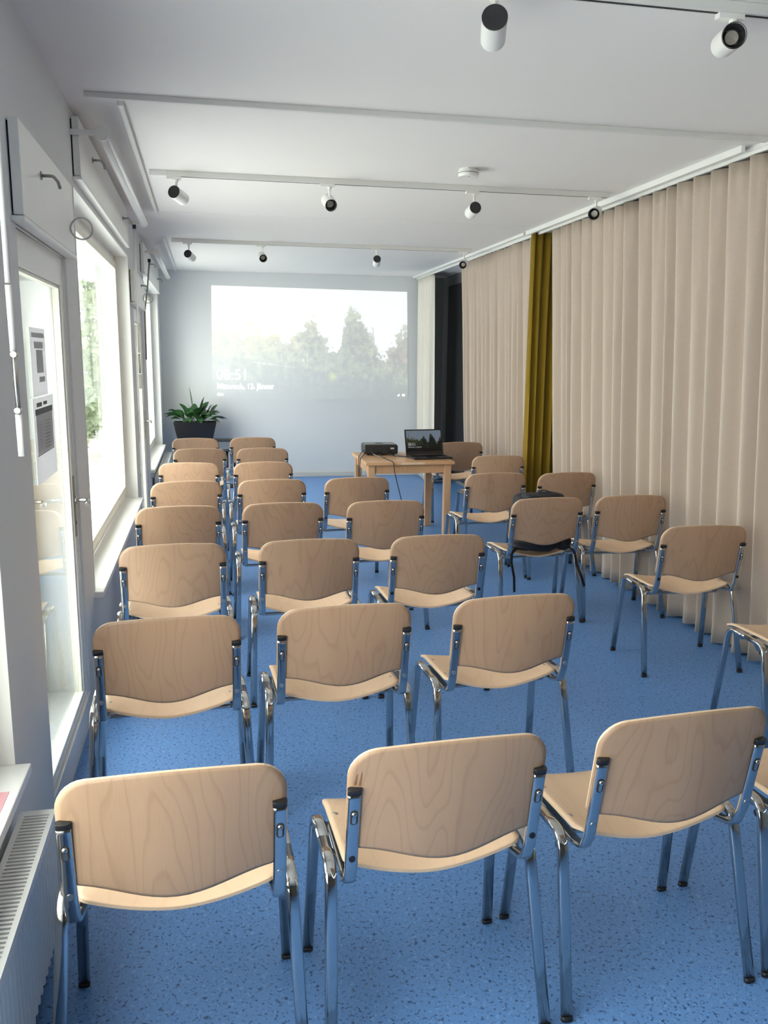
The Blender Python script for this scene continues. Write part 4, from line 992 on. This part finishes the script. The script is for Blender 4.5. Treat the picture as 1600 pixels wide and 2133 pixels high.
for i, (x, y, a, lab) in enumerate(CH):
    c = proto if i == 0 else copy_tree(proto)
    c.location = (x, y, 0); c.rotation_euler = (0, 0, math.radians(a)); tag(c, lab, 'chair', G); chairs.append(c)

# ------------------------------------------------------------------ backpack on its chair
bp_ = tag(empty('backpack', (1.964, 4.740, 0.455), math.radians(2.3)), 'black backpack standing on a chair seat behind its backrest', 'backpack')
def lump(cx, cy, cz, ax, ay, az, p, seed, n=40, m=26):
    mb = MB(); vs = []; rs = random.Random(seed); ph_ = [rs.uniform(0, 6) for _ in range(6)]
    def sp(c, e): return math.copysign(abs(c)**e, c)
    for j in range(m+1):
        v = -PI/2+PI*j/m
        for k in range(n):
            u = 2*PI*k/n
            x = sp(math.cos(v), p)*sp(math.cos(u), p); y = sp(math.cos(v), p)*sp(math.sin(u), p); z = sp(math.sin(v), p)
            f = 1+0.035*math.sin(5*x+ph_[0]+3*z)+0.03*math.sin(9*z+ph_[1]+4*x)+0.02*math.sin(14*x+7*y+ph_[2])
            vs.append((cx+ax*x*f, cy+ay*y*f, cz+az*z*f))
    fs = [(j*n+k, j*n+(k+1) % n, (j+1)*n+(k+1) % n, (j+1)*n+k) for j in range(m) for k in range(n)]
    mb.add(vs, fs, 0, True); return mb
lc(lump(0.01, 0.205, 0.175, 0.165, 0.105, 0.178, 0.62, 3).build('main_bag', M_fabric, bp_))
lc(lump(0.02, 0.125, 0.342, 0.135, 0.075, 0.030, 0.7, 5).build('top_flap', M_fabric, bp_))
lc(lump(0.00, 0.150, 0.052, 0.185, 0.095, 0.056, 0.8, 9).build('front_pocket', M_fabric, bp_))
lc(lump(0.165, 0.115, 0.055, 0.050, 0.055, 0.055, 0.9, 12).build('side_pouch', M_fabric, bp_))
def strap(pts, wdt, name='strap'):
    return lc(MB().tube(round_path(pts, 0.03, 4), wdt, 0.0016, ref=(0.9, 0.4, 0), n=8).build(name, M_fabric, bp_))
strap([(-0.15, 0.10, 0.03), (-0.20, 0.055, 0.015), (-0.205, 0.045, -0.05), (-0.19, 0.03, -0.14), (-0.185, 0.03, -0.235)], 0.011)
strap([(0.19, 0.08, 0.03), (0.212, 0.035, 0.0), (0.220, 0.015, -0.07), (0.245, -0.01, -0.15), (0.262, -0.02, -0.21)], 0.013)
n = 20; lc(MB().tube([(0.02+0.035*math.cos(PI*k/n), 0.11, 0.366+0.022*math.sin(PI*k/n)) for k in range(n+1)], 0.007, 0.003, ref=(0, 1, 0), n=8).build('carry_loop', M_fabric, bp_))

for i in (1, 10, 11, 14, 19):
    for up_ in [c for c in bpy.data.objects if c.parent is chairs[i] and c.name.startswith('back_upright')]:
        for pg in [c for c in bpy.data.objects if c.parent is up_ and c.name.startswith('plug')]:
            m_ = bpy.data.meshes.get('black_'+pg.data.name) or pg.data.copy(); m_.name = 'black_'+pg.data.name
            m_.materials[0] = M_blackg; pg.data = m_; pg['label'] = 'black screw plug'
# dark stain marks on the back of the second chair in the nearest row
M_stain = mat('stain_brown', (0.26, 0.13, 0.06), 0.5, noise=0.2, nscale=60)
for x0, z0, z1, w_ in ((-0.2175, 0.722, 0.752, 0.0022), (-0.2075, 0.720, 0.758, 0.0024)):
    mb = MB(); vs = []; N = 8
    f = surf_fn(back_P)
    for i in range(N+1):
        t = i/N; z = z0+(z1-z0)*t; w2 = w_*(1-t)**0.7+0.0004
        for q in (-1, 1):
            x = x0+q*w2+0.004*t; p, nn = f(x, z); nn = nn if nn.y < 0 else -nn; vs.append(p+nn*0.0053)
    mb.add(vs, [(2*i, 2*i+1, 2*i+3, 2*i+2) for i in range(N)]); st_ = mb.build('stain', M_stain, chairs[1], weld=False); lc(st_); st_['label'] = 'brown stain streak'
